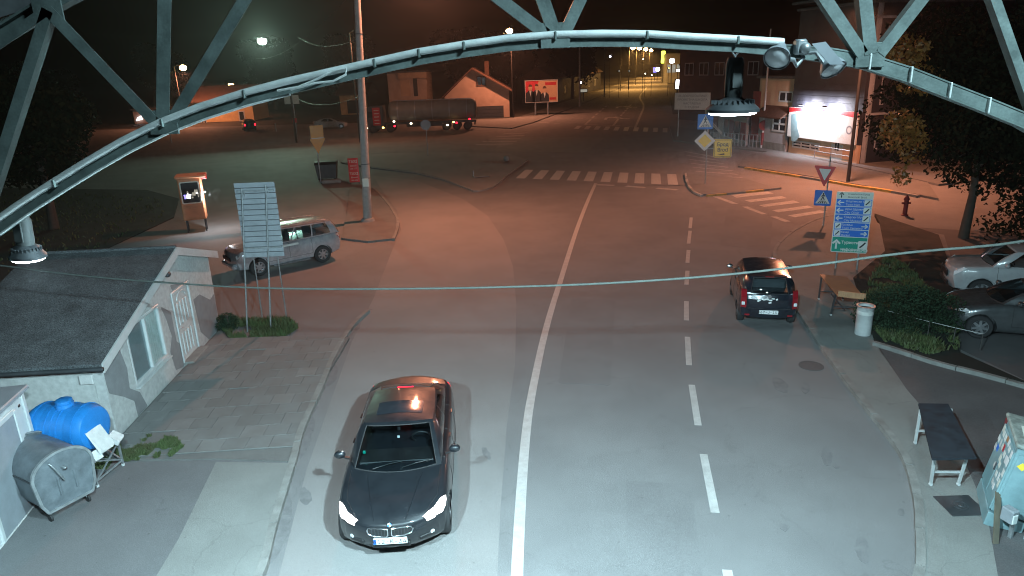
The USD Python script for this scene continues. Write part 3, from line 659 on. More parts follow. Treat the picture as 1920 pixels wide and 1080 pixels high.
rf = part(hut, 'roof', r1, M['roofing']); part(hut, 'roof', r2_, M['roofing'])
part(hut, 'ridge_cap', tube([(-3.6, rk, rz_ + .10), (.17, rk, rz_ + .10)], .05, 8), M['roofing'], True, parent=rf)
part(hut, 'fascia', hull([(x, y, roofp(y) - .12 + d) for x in (.165, .20) for y in (-.28, rk) for d in (0, .215)]), M['white_pvc'])
part(hut, 'fascia', hull([(x, y, roofp(y) - .12 + d) for x in (.165, .20) for y in (rk + .004, HL + .3) for d in (0, .215)]), M['white_pvc'])
part(hut, 'fascia', hull([(x, y, roofp(y) - .06 + d) for x in (.004, .16) for y in (-.28, rk) for d in (0, .04)]), M['white_pvc'])
part(hut, 'gutter', tube([(-3.6, -.32, roofp(-.28) - .01), (.2, -.32, roofp(-.28) - .01)], .05, 8), M['steel_dark'], True)
wn = thing('x') if False else None
wm = part(hut, 'window', cat(box((-.04, (wa + wb) / 2, wz1 - .035), (.10, wb - wa, .07), .01), box((-.04, (wa + wb) / 2, wz0 + .035), (.10, wb - wa, .07), .01), *[box((-.04, y, (wz0 + wz1) / 2), (.098, .07, wz1 - wz0 - .14), .01) for y in (wa + .035, wb - .035, wa + (wb - wa) * .54)]), M['white_pvc'])
part(hut, 'pane', grid(np.array([[(-.05, y, z) for z in (wz0 + .05, wz1 - .05)] for y in (wa + .05, wb - .05)])), M['glass'], parent=wm)
part(hut, 'blind', box((-.066, wa + (wb - wa) * .27, (wz0 + wz1) / 2), (.01, (wb - wa) * .5, wz1 - wz0)), M['grey_metal'], parent=wm)
cur = [(-.085 + .02 * math.sin(k * 1.9), wa + (wb - wa) * (.57 + .42 * k / 24), z) for k in range(25) for z in (wz0 + .02, wz1 - .02)]
part(hut, 'curtain', grid(np.array(cur).reshape(25, 2, 3)), M['white_board'], True, parent=wm)
part(hut, 'sill', box((.03, (wa + wb) / 2, wz0 - .02), (.14, wb - wa + .1, .03), .008), M['white_pvc'], parent=wm)
dm = part(hut, 'door', box((-.03, (da + db) / 2, dz / 2 + .01), (.05, db - da - .16, dz - .1), .006), M['white_board'])
part(hut, 'frame', cat(box((-.02, da + .04, dz / 2), (.10, .08, dz - .02), .01), box((-.02, db - .04, dz / 2), (.10, .08, dz - .02), .01), box((-.02, (da + db) / 2, dz - .05), (.098, db - da - .16, .08), .01)), M['white_pvc'], parent=dm)
for z0 in (.25, 1.10):
    for k in range(4):
        part(hut, 'louvre', box((.0, da + .26 + k * .2, z0 + .32), (.03, .07, .62), .012), M['white_pvc'], parent=dm)
part(hut, 'fan_panel', tube([(.002, (da + db) / 2 + .3 * math.cos(a), 1.77 + .2 * math.sin(a)) for a in np.linspace(.1, math.pi - .1, 12)], .02, 6), M['white_pvc'], True, parent=dm)
part(hut, 'handle', tube([(.0, da + .14, 1.05), (.05, da + .14, 1.05), (.05, da + .25, 1.05)], .012, 6), M['zinc'], True, parent=dm)
part(hut, 'doorstep', box((.12, (da + db) / 2, .06), (.3, db - da, .14), .02), M['kerb'])
part(hut, 'wall_lamp', cat(ell((.06, 3.75, 2.62), (.06, .11, .07)), box((.0, 3.75, 2.62), (.04, .08, .08), .01)), M['steel_dark'], 40)
for pp in ([(192, 700), (198, 660), (222, 650), (238, 690), (243, 728), (262, 735), (276, 760), (280, 782), (262, 795), (252, 752), (232, 744), (205, 738)], [(300, 574), (320, 585), (331, 640), (346, 652), (352, 684), (330, 694), (319, 660), (322, 630), (312, 600)], [(362, 562), (374, 552), (394, 562), (404, 546), (416, 608), (396, 640), (376, 622)], [(318, 535), (345, 528), (352, 545), (330, 560)]):
    pg_ = Polygon([H(*p) for p in pp]).buffer(.05, 4).buffer(-.08, 4).buffer(.03, 4).intersection(front.buffer(-.02))
    for g_ in getattr(pg_, 'geoms', [pg_]):
        if g_.area > .01: part(hut, 'cement_patch', yz(g_, .0, .004), M['cement'])
part(hut, 'wall_box', box((-.35, -.03, 1.45), (.28, .07, .22), .015), M['white_board'])

# second white cabin at the lower left, with a door panel
CA, CB = G(-6, 1047), G(66, 955); cdv = (CB - CA)[:2] / np.linalg.norm((CB - CA)[:2])
CE = CA[:2] + cdv * 1.95; C0 = CA[:2] - cdv * 3.2
cabin = thing('cabin', 'white panelled cabin with grey door panel at the lower left, beside the waste container', 'cabin', (C0[0], C0[1], 0), math.atan2(cdv[1], cdv[0]) - math.pi / 2)
CL = np.linalg.norm(CE - C0); czt = 2.12
part(cabin, 'front_wall', box((-.06, CL / 2, czt / 2), (.12, CL, czt), .01), M['white_pvc'])
part(cabin, 'side_wall', box((-1.2, CL - .06, czt / 2), (2.16, .118, czt - .01)), M['white_pvc'])
part(cabin, 'roof', box((-1.15, CL / 2, czt + .05), (2.5, CL + .16, .09), .02), M['grey_metal'])
part(cabin, 'corner_trim', box((.01, CL - .05, czt / 2), (.03, .10, czt - .02), .008), M['white_pvc'])
dd = part(cabin, 'door', box((.006, CL - 1.05, 1.0), (.03, 1.15, 1.78), .008), M['grey_metal'])
part(cabin, 'frame', cat(*[box((.012, CL - 1.05 + s * .62, 1.0), (.05, .09, 1.9), .01) for s in (-1, 1)], box((.012, CL - 1.05, 1.94), (.05, 1.15, .09), .01)), M['white_pvc'], parent=dd)
part(cabin, 'base_trim', box((.02, CL / 2, .09), (.03, CL, .05), .006), M['white_board'])
part(cabin, 'vent', box((.008, CL - .22, 1.93), (.02, .06, .04), .004), M['black'])

# zinc waste container
wc = thing('waste_container', 'grey zinc wheeled waste container with domed lid by the white cabin', 'waste container', (-8.5, 10.98, .10), math.radians(-30))
Lh, Wd = .56, .46
bodyp = [(-Wd * .80, .26), (Wd * .80, .26), (Wd * .95, .42), (Wd * 1.05, .86), (-Wd * 1.05, .86), (-Wd * .95, .42)]
lidp = [(Wd * 1.05, .88)] + [(Wd * 1.05 * math.cos(a), .88 + .36 * math.sin(a)) for a in np.linspace(.12, math.pi - .12, 14)] + [(-Wd * 1.05, .88)]
part(wc, 'body', yz(Polygon(bodyp), -Lh, Lh)[0] @ np.eye(3) if False else yz(Polygon(bodyp), -Lh, Lh), M['container'], 30)
part(wc, 'lid', yz(Polygon(lidp), -Lh * .97, Lh * .97), M['container'], 30)
part(wc, 'seam', yz(Polygon(bodyp).buffer(.012).intersection(sbox(-2, .84, 2, .885)), -Lh - .012, Lh + .012), M['steel_dark'])
full = Polygon(bodyp).union(Polygon(lidp)).buffer(.02).buffer(-.02)
for s in (-1, 1):
    ep = part(wc, 'end_plate', yz(full.buffer(.03, 4), min(s * Lh, s * (Lh + .03)), max(s * Lh, s * (Lh + .03))), M['container'], 30)
    part(wc, 'rim', yz(full.buffer(.045, 4).difference(full.buffer(.0)), min(s * (Lh + .0), s * (Lh + .05)), max(s * Lh, s * (Lh + .05))), M['zinc'], 30, parent=ep)
    part(wc, 'rib', cat(box((s * (Lh + .045), -.12, .62), (.03, .04, .34), .01), box((s * (Lh + .045), .16, .62), (.03, .04, .34), .01)), M['container'], parent=ep)
    part(wc, 'trunnion', cyl((s * (Lh + .08), 0, .95), .03, .12, 14, 'x'), M['zinc'], True)
part(wc, 'handrail', tube([(Lh + .05, -.2, 1.12), (Lh + .11, -.17, 1.05), (Lh + .11, -.05, .74), (Lh + .05, -.03, .70)], .014, 8), M['zinc'], True)
for sx in (-1, 1):
    for sy in (-1, 1):
        cs = part(wc, 'castor', cat(beam((sx * .44, sy * .3, .26), (sx * .46, sy * .32, .10), .05, .03)), M['zinc'])
        part(wc, 'wheel', cyl((sx * .47, sy * .33, .07), .07, .035, 16, 'y'), M['rubber'], 40, parent=cs)

# blue tank on a steel frame
tk = thing('water_tank', 'blue plastic water tank lying on a steel frame beside the hut', 'tank', (-8.62, 11.95, .68), math.radians(-8))
R = .46; prof = [(0, -.62), (.30, -.62), (.40, -.585), (R, -.48), (R + .0, -.30), (R - .012, -.28), (R - .012, -.22), (R, -.20), (R, .20), (R - .012, .22), (R - .012, .28), (R, .30), (R, .48), (.40, .585), (.30, .62), (0, .62)]
part(tk, 'barrel', mv(lathe(prof, 40, 'x'), (0, 0, R + .02), s=(1, 1, 1)), M['blue_tank'], 40)
part(tk, 'foot', cat(*[box((x, 0, .10), (.10, .62, .20), .03) for x in (-.40, -.13, .14, .41)]), M['blue_tank'])
part(tk, 'band', cat(*[mv(lathe([(R + .002, -.022), (R + .016, -.022), (R + .016, .022), (R + .002, .022)], 40, 'x'), (x, 0, R + .02)) for x in (-.42, .42)]), M['blue_tank'], 30)
part(tk, 'rib', cat(*[mv(lathe([(R - .014, -.012), (R + .012, -.012), (R + .012, .012), (R - .014, .012)], 40, 'x'), (x, 0, R + .02)) for x in (-.12, .0, .12)]), M['blue_tank'], 30)
nk = part(tk, 'neck', mv(lathe([(0, 0), (.17, 0), (.16, .08), (.13, .10), (0, .10)], 28), (.05, .0, 2 * R - .02)), M['blue_tank'], 35)
part(tk, 'screw_cap', mv(lathe([(0, .08), (.145, .08), (.15, .10), (.145, .15), (.11, .17), (0, .175)], 28), (.05, 0, 2 * R - .02)), M['blue_tank'], 35, parent=nk)
tf = thing('tank_frame', 'light steel tube frame with braced legs carrying the blue tank', 'frame', (-8.62, 11.95, .10), math.radians(-8))
fx, fy, fz = .66, .37, .56
for sx in (-1, 1):
    for sy in (-1, 1):
        part(tf, 'leg', beam((sx * fx, sy * fy, .0), (sx * fx, sy * fy, fz), .035, .035), M['zinc'])
        part(tf, 'foot_cap', cyl((sx * fx, sy * fy, .02), .03, .05, 10), M['white_pvc'])
part(tf, 'top_rail', cat(*[beam((-fx, s * fy, fz), (fx, s * fy, fz), .035, .035) for s in (-1, 1)], *[beam((x, -fy, fz), (x, fy, fz), .034, .034) for x in (-fx, -.2, .25, fx)]), M['zinc'])
part(tf, 'lower_rail', cat(*[beam((-fx, s * fy, .12), (fx, s * fy, .12), .03, .03) for s in (-1, 1)], *[beam((s * fx, -fy, .12), (s * fx, fy, .12), .029, .029) for s in (-1, 1)]), M['zinc'])
for s in (-1, 1):
    part(tf, 'diagonal', beam((fx + .0, s * fy, .12), (fx + .0, -s * fy, fz - .02), .022, .022, (0, s * .012)), M['zinc'])
    part(tf, 'diagonal', beam((-fx, s * fy, .14), (0, s * fy, fz - .02), .022, .022), M['zinc'])
    part(tf, 'diagonal', beam((fx, s * fy, .14), (0.1, s * fy, fz - .02), .022, .022), M['zinc'])
bd = lambda pts, d: hull([np.array(p) + np.array([dx, 0, 0]) * d for p in pts for dx in (0, 1)])
tloc = np.array([-8.62, 11.95, 0]); cy, sy_ = math.cos(math.radians(-8)), math.sin(math.radians(-8))
def TL(x, y, z): return np.array([tloc[0] + cy * x - sy_ * y, tloc[1] + sy_ * x + cy * y, z])
def slab(c, s, rx, ry, rz, name, lab, seed):
    r = np.random.default_rng(seed); p = np.array([(x, y, z) for x in (-1, 1) for y in (-1, -.2, .5, 1) for z in (-1, 1)], float) * np.array(s) / 2
    p[:, :2] *= 1 + r.uniform(-.25, .05, (len(p), 1)); o = thing(name, lab, 'board', TL(*c))
    part(o, 'piece', mv(hull(p), (0, 0, 0), rz, rx, ry), M['white_board'])
slab((.72, -.10, .98), (.52, .42, .03), 0, math.radians(62), math.radians(-8), 'broken_board', 'large broken white board leaning against the blue tank', 1)
slab((.74, .24, .82), (.26, .24, .10), .2, math.radians(40), .2, 'broken_board', 'thick broken white board lying beyond the large one on the tank frame', 4)
slab((.72, -.30, .73), (.20, .18, .09), .1, math.radians(55), -.3, 'broken_board', 'smallest broken white board, lowest on the tank frame', 7)

# board on posts seen from behind
BB = [G(464, 622), G(508, 620), G(493, 602), G(538, 598)]
bx = thing('sign_board', 'tall grey slatted back of a sign board on four thin posts', 'sign board', tuple((BB[0] + BB[1])[:2] / 2) + (0,), math.atan2(*(BB[1] - BB[0])[[1, 0]]))
Yb = BB[0][1]; sc = hdist(None, 20) / 1.0
def BQ(x, y):
    q = W(BB[0], BB[1], x, y); u = (BB[1] - BB[0])[:2]; u = u / np.linalg.norm(u); return float((q[:2] - (BB[0] + BB[1])[:2] / 2) @ u), float(q[2])
q = [BQ(437, 346), BQ(513, 338), BQ(528, 468), BQ(458, 498)]
xl0, xl1 = q[0][0], q[1][0]; xb0, xb1 = q[3][0], q[2][0]; ztop, zbot = (q[0][1] + q[1][1]) / 2, (q[2][1] + q[3][1]) / 2
N = 14
for i in range(N):
    z0, z1_ = zbot + (ztop - zbot) * i / N, zbot + (ztop - zbot) * (i + 1) / N
    part(bx, 'slat', box(((xl0 + xl1) / 2, .05 - .004 * (i % 2), (z0 + z1_) / 2), (xl1 - xl0, .022, z1_ - z0 - .018), .006), M['grey_metal'])
part(bx, 'backing', box(((xl0 + xl1) / 2, .072, (ztop + zbot) / 2), (xl1 - xl0 - .04, .008, ztop - zbot - .04)), M['steel_dark'])
u0 = np.linalg.norm((BB[1] - BB[0])[:2]) / 2
def bloc(p):
    d = np.array(p, float) - bx.loc; c, s = math.cos(-bx.yaw), math.sin(-bx.yaw); return np.array([c * d[0] - s * d[1], s * d[0] + c * d[1], d[2]])
for k, (tp, sp_) in enumerate((((453, 353), (457, 360)), ((498, 347), (501, 352)))):
    a, b2 = BQ(*tp), BQ(*sp_)
    part(bx, 'post', tube([(-u0 if k == 0 else u0, .0, 0), (a[0], 0, a[1])], .026, 8), M['zinc'], True)
    part(bx, 'strut', tube([bloc(BB[2 + k]), (b2[0], .02, b2[1])], .020, 8), M['zinc'], True)
for z in (ztop - .25, zbot + .3): part(bx, 'rail', box(((xl0 + xl1) / 2, .022, z), (xl1 - xl0 - .1, .03, .05), .006), M['zinc'])

# ------------------------------------------------------------------ vehicles
def parts(t, name, ms, mat, **k):
    for m in ms: part(t, name, m, mat, **k)
FR = [(0, 0), (.5, -.0), (.84, 0), (.955, .07), (.99, .2), (1.0, .42), (.995, .62), (.975, .8), (.94, .92), (.88, .985), (.80, 1.0), (.55, 1.015), (.28, 1.025), (0, 1.03)]
class Car:
    def __init__(s, name, label, cat_, loc, yaw, sp, paint, group=None):
        s.t = thing(name, label, cat_, loc, yaw, group); s.sp = sp; s.paint = paint
        L, Wd = sp['L'], sp['W']; s.L, s.Wd = L, Wd
        s.dx, s.dz = zip(*sorted(sp['deck'])); s.wx, s.wz = zip(*sorted(sp['width'])); s.bx, s.bz = zip(*sorted(sp['bottom']))
        N = 56
        xs = np.unique(np.r_[-L / 2 + (1 - np.cos(np.linspace(0, np.pi, N))) / 2 * L])
        ring = []
        for x in xs: ring.append(s.section(x))
        ring = np.array(ring); n = ring.shape[1]
        V = ring.reshape(-1, 3); F = []
        for i in range(len(xs) - 1):
            for j in range(n):
                k = (j + 1) % n
                F += [[i * n + j, (i + 1) * n + j, (i + 1) * n + k], [i * n + j, (i + 1) * n + k, i * n + k]]
        for e, fl in ((0, 0), (len(xs) - 1, 1)):
            base = e * n; zm = (s.z0(xs[e]) + s.zt(xs[e])) / 2
            for q in (.8, .6, .4, .2):
                R_ = ring[e].copy(); R_[:, 1] *= q; R_[:, 2] = zm + (R_[:, 2] - zm) * q
                R_[:, 0] = [s.on_end(fl, y, z) for y, z in R_[:, 1:]]
                nb = len(V); V = np.vstack([V, R_])
                for j in range(n):
                    k = (j + 1) % n
                    F += [[base + j, nb + j, nb + k], [base + j, nb + k, base + k]] if fl else [[base + j, nb + k, nb + j], [base + j, base + k, nb + k]]
                base = nb
            V = np.vstack([V, [s.on_end(fl, 0, zm), 0, zm]]); c = len(V) - 1
            for j in range(n):
                k = (j + 1) % n; F.append([c, base + k, base + j] if fl else [c, base + j, base + k])
        F = np.array(F)
        mm = m3.Manifold(m3.Mesh(np.asarray(V, np.float32), np.asarray(F, np.uint32)))
        if mm.volume() < 0: mm = m3.Manifold(m3.Mesh(np.asarray(V, np.float32), np.asarray(F[:, ::-1], np.uint32)))
        assert mm.volume() > 1, (mm.status(), mm.volume())
        r = sp['r']
        for x in sp['axles']:
            for q in (-1, 1):
                v, f = cyl((x, q * (Wd / 2 - .05), r), r + .055, .46, 32, 'y')
                mm = mm - m3.Manifold(m3.Mesh(np.asarray(v, np.float32), np.asarray(f, np.uint32)))
        s.body = part(s.t, 'body', mm, paint, 32)
        s.cabin(); s.wheels()
    def z0(s, x): return float(np.interp(x, s.bx, s.bz))
    def zt(s, x): return float(np.interp(x, s.dx, s.dz))
    def hw(s, x): return float(np.interp(x, s.wx, s.wz)) * s.Wd / 2
    def pt(s, x, k, side=1):     # a point of the body's skin: station x, fractional index k along the half section
        i = int(min(k, len(FR) - 1.001)); t = k - i
        a, b = FR[i]; c, d = FR[i + 1]; fy, fz = a + (c - a) * t, b + (d - b) * t
        w, z0, h = s.hw(x), s.z0(x), s.zt(x) - s.z0(x)
        L = s.L / 2; e = max(0, (abs(x) - (L - .75)) / .75); bow = s.sp.get('bow', .22) * abs(fy) ** 2.2 * e
        lean = s.sp.get('tuck', .10) * e ** 2 * (1 - fz) ** 2
        return np.array([x - np.sign(x) * (bow + lean), side * fy * w, z0 + fz * h])
    def section(s, x):
        r = [s.pt(x, k) for k in range(len(FR))]; l = [s.pt(x, k, -1) for k in range(len(FR) - 2, 0, -1)]
        return np.array(r + l)
    def ringpt(s, t, v):
        q = s.sp; t = t % 4; i = int(t); u = t - i
        def B(top):
            xf, xr, w, bf, br = (q['roof'] if top else q['base'])
            wr = w * q.get('rear_w', 1.0) if not top else w * q.get('rear_wt', 1.0)
            if i == 0: y = w * (1 - 2 * u); x = xf + bf * (1 - (2 * u - 1) ** 2)
            elif i == 1: y = -(w + (wr - w) * u) - .02 * math.sin(math.pi * u); x = xf + (xr - xf) * u
            elif i == 2: y = -wr * (1 - 2 * u); x = xr - br * (1 - (2 * u - 1) ** 2)
            else: y = wr + (w - wr) * u + .02 * math.sin(math.pi * u); x = xr + (xf - xr) * u
            z = q['zr'] - (.035 if i in (1, 3) else .035 * (2 * u - 1) ** 2) - .05 * max(0, (xf - .3 - x) / (xf - xr)) * 1.0 if top else s.zt(x) - .012
            return np.array([x, y, z])
        b, a = B(False), B(True); p = b + (a - b) * v
        c = .055 * math.sin(math.pi * v)
        p[1] += c * np.sign(p[1]) * (1 if i in (1, 3) else 0); p[0] += c * (1 if i == 0 else -1 if i == 2 else 0) * .6; p[2] += c * .5
        return p
    def patch(s, t0, t1, v0, v1, nt=14, nv=6, off=0.0):
        P = np.array([[s.ringpt(t, v) for v in np.linspace(v0, v1, nv)] for t in np.linspace(t0, t1, nt)])
        if off:
            c = np.array([np.mean(s.sp['roof'][:2]), 0, s.zt(0) - .3]); d = P - c; P = P + off * d / np.linalg.norm(d, axis=-1, keepdims=True)
        v, f = grid(P); return v, f[:, ::-1]
    def cabin(s):
        q = s.sp; va, vb = .06, .93; ts = q['side_windows']; fa = q.get('front_gap', .05)
        wins = [(fa, 1 - fa, 'windscreen')] + [(1 + a, 1 + b, 'side_window') for a, b in ts] + [(2 + q.get('rear_gap', .09), 3 - q.get('rear_gap', .09), 'rear_window')] + [(4 - b, 4 - a, 'side_window') for a, b in reversed(ts)]
        fr = [s.patch(0, 4, 0, va, 60, 2), s.patch(0, 4, vb, 1, 60, 2)]; t = 0
        for a, b, n in wins:
            if a > t: fr.append(s.patch(t, a, va, vb, 3, 6))
            t = b
        fr.append(s.patch(t, 4, va, vb, 3, 6))
        nu, nv = 17, 25; E = lambda t: s.ringpt(t, 1)
        gr_ = np.zeros((nv, nu, 3))
        for a, v_ in enumerate(np.linspace(0, 1, nv)):
            for b, u_ in enumerate(np.linspace(0, 1, nu)):
                f_, r_, R_, L_ = E(u_ * .9999), E(3 - u_ * .9999), E(1 + v_ * .9999), E(3.9999 - v_ * .9998)
                c00, c10, c01, c11 = E(0), E(1), E(3), E(2)
                q_ = (1 - v_) * f_ + v_ * r_ + (1 - u_) * L_ + u_ * R_ - ((1 - u_) * (1 - v_) * c00 + u_ * (1 - v_) * c10 + (1 - u_) * v_ * c01 + u_ * v_ * c11)
                q_[2] += .04 * (1 - (2 * u_ - 1) ** 2) * (1 - (2 * v_ - 1) ** 4); gr_[a, b] = q_
        V, F = grid(gr_); F = F[:, ::-1]
        part(s.t, 'cabin_frame', cat(*fr), s.paint, 35)
        s.roof = part(s.t, 'roof', (V, F), q.get('roof_paint', s.paint), True)
        for a, b, n in wins:
            part(s.t, n, s.patch(a, b, va, vb), M['car_glass'], True)
            e = .02 if n != 'side_window' else .012
        for a, b, n in wins:
            if n == 'side_window': continue
            loop = [s.ringpt(t, va) for t in np.linspace(a, b, 16)] + [s.ringpt(b, v) for v in np.linspace(va, vb, 6)[1:]] + [s.ringpt(t, vb) for t in np.linspace(b, a, 16)[1:]] + [s.ringpt(a, v) for v in np.linspace(vb, va, 6)[1:]]
            part(s.t, 'seal', tube(loop, .011, 5), M['rubber'], True)
        xf, xr, w = q['base'][0], q['base'][1], q['base'][2]; rx = q['roof'][0]
        zb = s.zt(0)
        part(s.t, 'dashboard', box((xf - .35, 0, s.zt(xf - .3) - .03), (.5, w * 1.7, .12), .04), M['black'])
        for y in (-.36, .36):
            st_ = part(s.t, 'seat', box((rx - .55, y * w / .72, zb + .10), (.16, .44, .46), .06), M['seat'])
            part(s.t, 'headrest', box((rx - .60, y * w / .72, zb + .38), (.09, .24, .15), .04), M['seat'], parent=st_)
        if xr < -1.1: part(s.t, 'rear_seat', box((max(xr + .55, -1.15), 0, zb + .10), (.16, w * 1.5, .36), .06), M['seat'])
        part(s.t, 'steering_wheel', mv(lathe([(.155, -.012), (.18, -.012), (.18, .012), (.155, .012)], 24), (rx + .05 if rx + .05 < xf - .3 else xf - .35, .36 * w / .72, zb + .12), ry=math.radians(-62)), M['black'], True)
        part(s.t, 'mirror', tube([(xf - .75, 0, q['zr'] - .12), (xf - .75, .0, q['zr'] - .16), (xf - .75, 0, q['zr'] - .19)], .03, 6), M['black'])
        for y in (-1, 1):
            mx = xf - q.get('mirror_dx', .32)
            mp = part(s.t, 'door_mirror', ell((mx, y * (s.Wd / 2 + .07), s.zt(mx) + .10), (.06, .10, .07)), s.paint, True)
            part(s.t, 'arm', beam((mx, y * (s.Wd / 2 - .1), s.zt(mx) + .02), (mx, y * (s.Wd / 2 + .05), s.zt(mx) + .07), .05, .03), M['black'], parent=mp)
            part(s.t, 'mirror_glass', ell((mx - .055, y * (s.Wd / 2 + .07), s.zt(mx) + .10), (.02, .085, .056)), M['chrome'], True, parent=mp)
    def wheels(s):
        r = s.sp['r']; w = .2
        for x in s.sp['axles']:
            for q in (-1, 1):
                c = np.array([x, q * (s.Wd / 2 - .125), r])
                ty = lathe([(r * .62, -w / 2), (r * .9, -w / 2), (r * .985, -w * .36), (r, -w * .2), (r, w * .2), (r * .985, w * .36), (r * .9, w / 2), (r * .62, w / 2)], 32, 'y')
                wh = part(s.t, 'wheel', mv(ty, c), M['rubber'], 40)
                sp = [mv(hull([(a, b, z) for a, b, z in ((-.035, -.015, .03), (.035, -.015, .03), (-.035, .015, .03), (.035, .015, .03), (-.03, -.01, r * .6), (.03, -.01, r * .6), (-.03, .01, r * .6), (.03, .01, r * .6))]), ry=k * 2 * math.pi / 7) for k in range(7)]
                rim = cat(mv(lathe([(r * .58, -.08), (r * .64, -.08), (r * .64, .08), (r * .58, .08)], 28, 'y'), (0, 0, 0)), *[mv(m, (0, q * .075, 0)) for m in sp], cyl((0, q * .075, 0), .05, .05, 12, 'y'))
                part(s.t, 'rim', mv(rim, c), M['alloy'], 35, parent=wh)
                part(s.t, 'brake_disc', mv(cyl((0, 0, 0), r * .5, .03, 20, 'y'), c), M['steel_dark'], 40, parent=wh)
    def line(s, pts, r=.006, name='shut_line', mat=None):
        part(s.t, name, tube(np.array(pts), r, 5), mat or M['black'], True)
    def seam_x(s, x, k0, k1, side, n=10): return [s.pt(x, k, side) for k in np.linspace(k0, k1, n)]
    def doors(s, xs, zk=(4.3, 9.6)):
        for side in (-1, 1):
            for x in xs: s.line(s.seam_x(x, *zk, side))
            s.line([s.pt(x, zk[0], side) for x in np.linspace(xs[0], xs[-1], 10)])
            for a, b in zip(xs[:-1], xs[1:]):
                x = b + .16; p = s.pt(x, 8.0, side)
                part(s.t, 'door_handle', box(p + [0, side * .012, 0], (.17, .03, .028), .01), s.paint)
    def on_end(s, front, y, z, w=0, h=0, d=.03):   # where the body's end lies at (y, z)
        g = 1 if front else -1; x = s.L / 2 * g; h = s.zt(x) - s.z0(x); fz = (z - s.z0(x)) / h
        return x - g * (s.sp.get('bow', .22) * min(1.0, abs(y) / s.hw(x)) ** 2.2 + s.sp.get('tuck', .10) * (1 - fz) ** 2)

# -- black saloon coming towards the camera
BMW = dict(L=4.55, W=1.82, r=.325, axles=(1.47, -1.30), deck=[(2.275, .60), (2.24, .68), (2.12, .755), (1.9, .83), (1.4, .93), (.95, .99), (.4, .985), (-.6, 1.0), (-1.3, 1.05), (-1.75, 1.10), (-2.1, 1.10), (-2.24, 1.06), (-2.275, .9)],
           width=[(2.275, .80), (2.1, .905), (1.8, .965), (1.3, 1.0), (-1.3, 1.0), (-1.9, .96), (-2.275, .84)], bottom=[(2.275, .24), (2.0, .2), (1.0, .2), (-1.6, .2), (-2.275, .30)], bow=.30,
           base=(1.02, -1.72, .765, .20, .12), roof=(.22, -.95, .595, .10, .06), zr=1.42, side_windows=[(.16, .44), (.47, .80)], rear_wt=.96, rear_w=.97)
BMW1 = dict(BMW, W=1.87, zr=1.47, base=(1.02, -1.90, .785, .20, .12), roof=(.22, -1.12, .615, .10, .06), deck=[(x if x > -1 else x - .20, z) for x, z in BMW['deck']], width=[(x if x > -1.5 else x - .20, w) for x, w in BMW['width']], bottom=[(x if x > -2 else x - .2, z) for x, z in BMW['bottom']], L=4.75, axles=(1.47, -1.40))
for k_ in ('deck', 'width', 'bottom'): BMW1[k_] = [(x + .10, z) for x, z in BMW1[k_]]
BMW1['axles'] = (1.57, -1.30); BMW1['base'] = (1.12, -1.80, .785, .20, .12); BMW1['roof'] = (.32, -1.02, .615, .10, .06)
bf, br = G(741, 1032, 0.0), G(797, 700, 1.3)
byaw = math.atan2(-(14.2 - bf[1]), bf[0] - br[0] + .35)
bdir = np.array([math.cos(byaw), math.sin(byaw)]); bc = bf[:2] - bdir * 2.04
car1 = Car('saloon_car', 'black saloon with lit headlamps driving towards the camera in the near lane', 'car', (bc[0], bc[1], .004), byaw, BMW1, M['car_black'])
c = car1; t = c.t
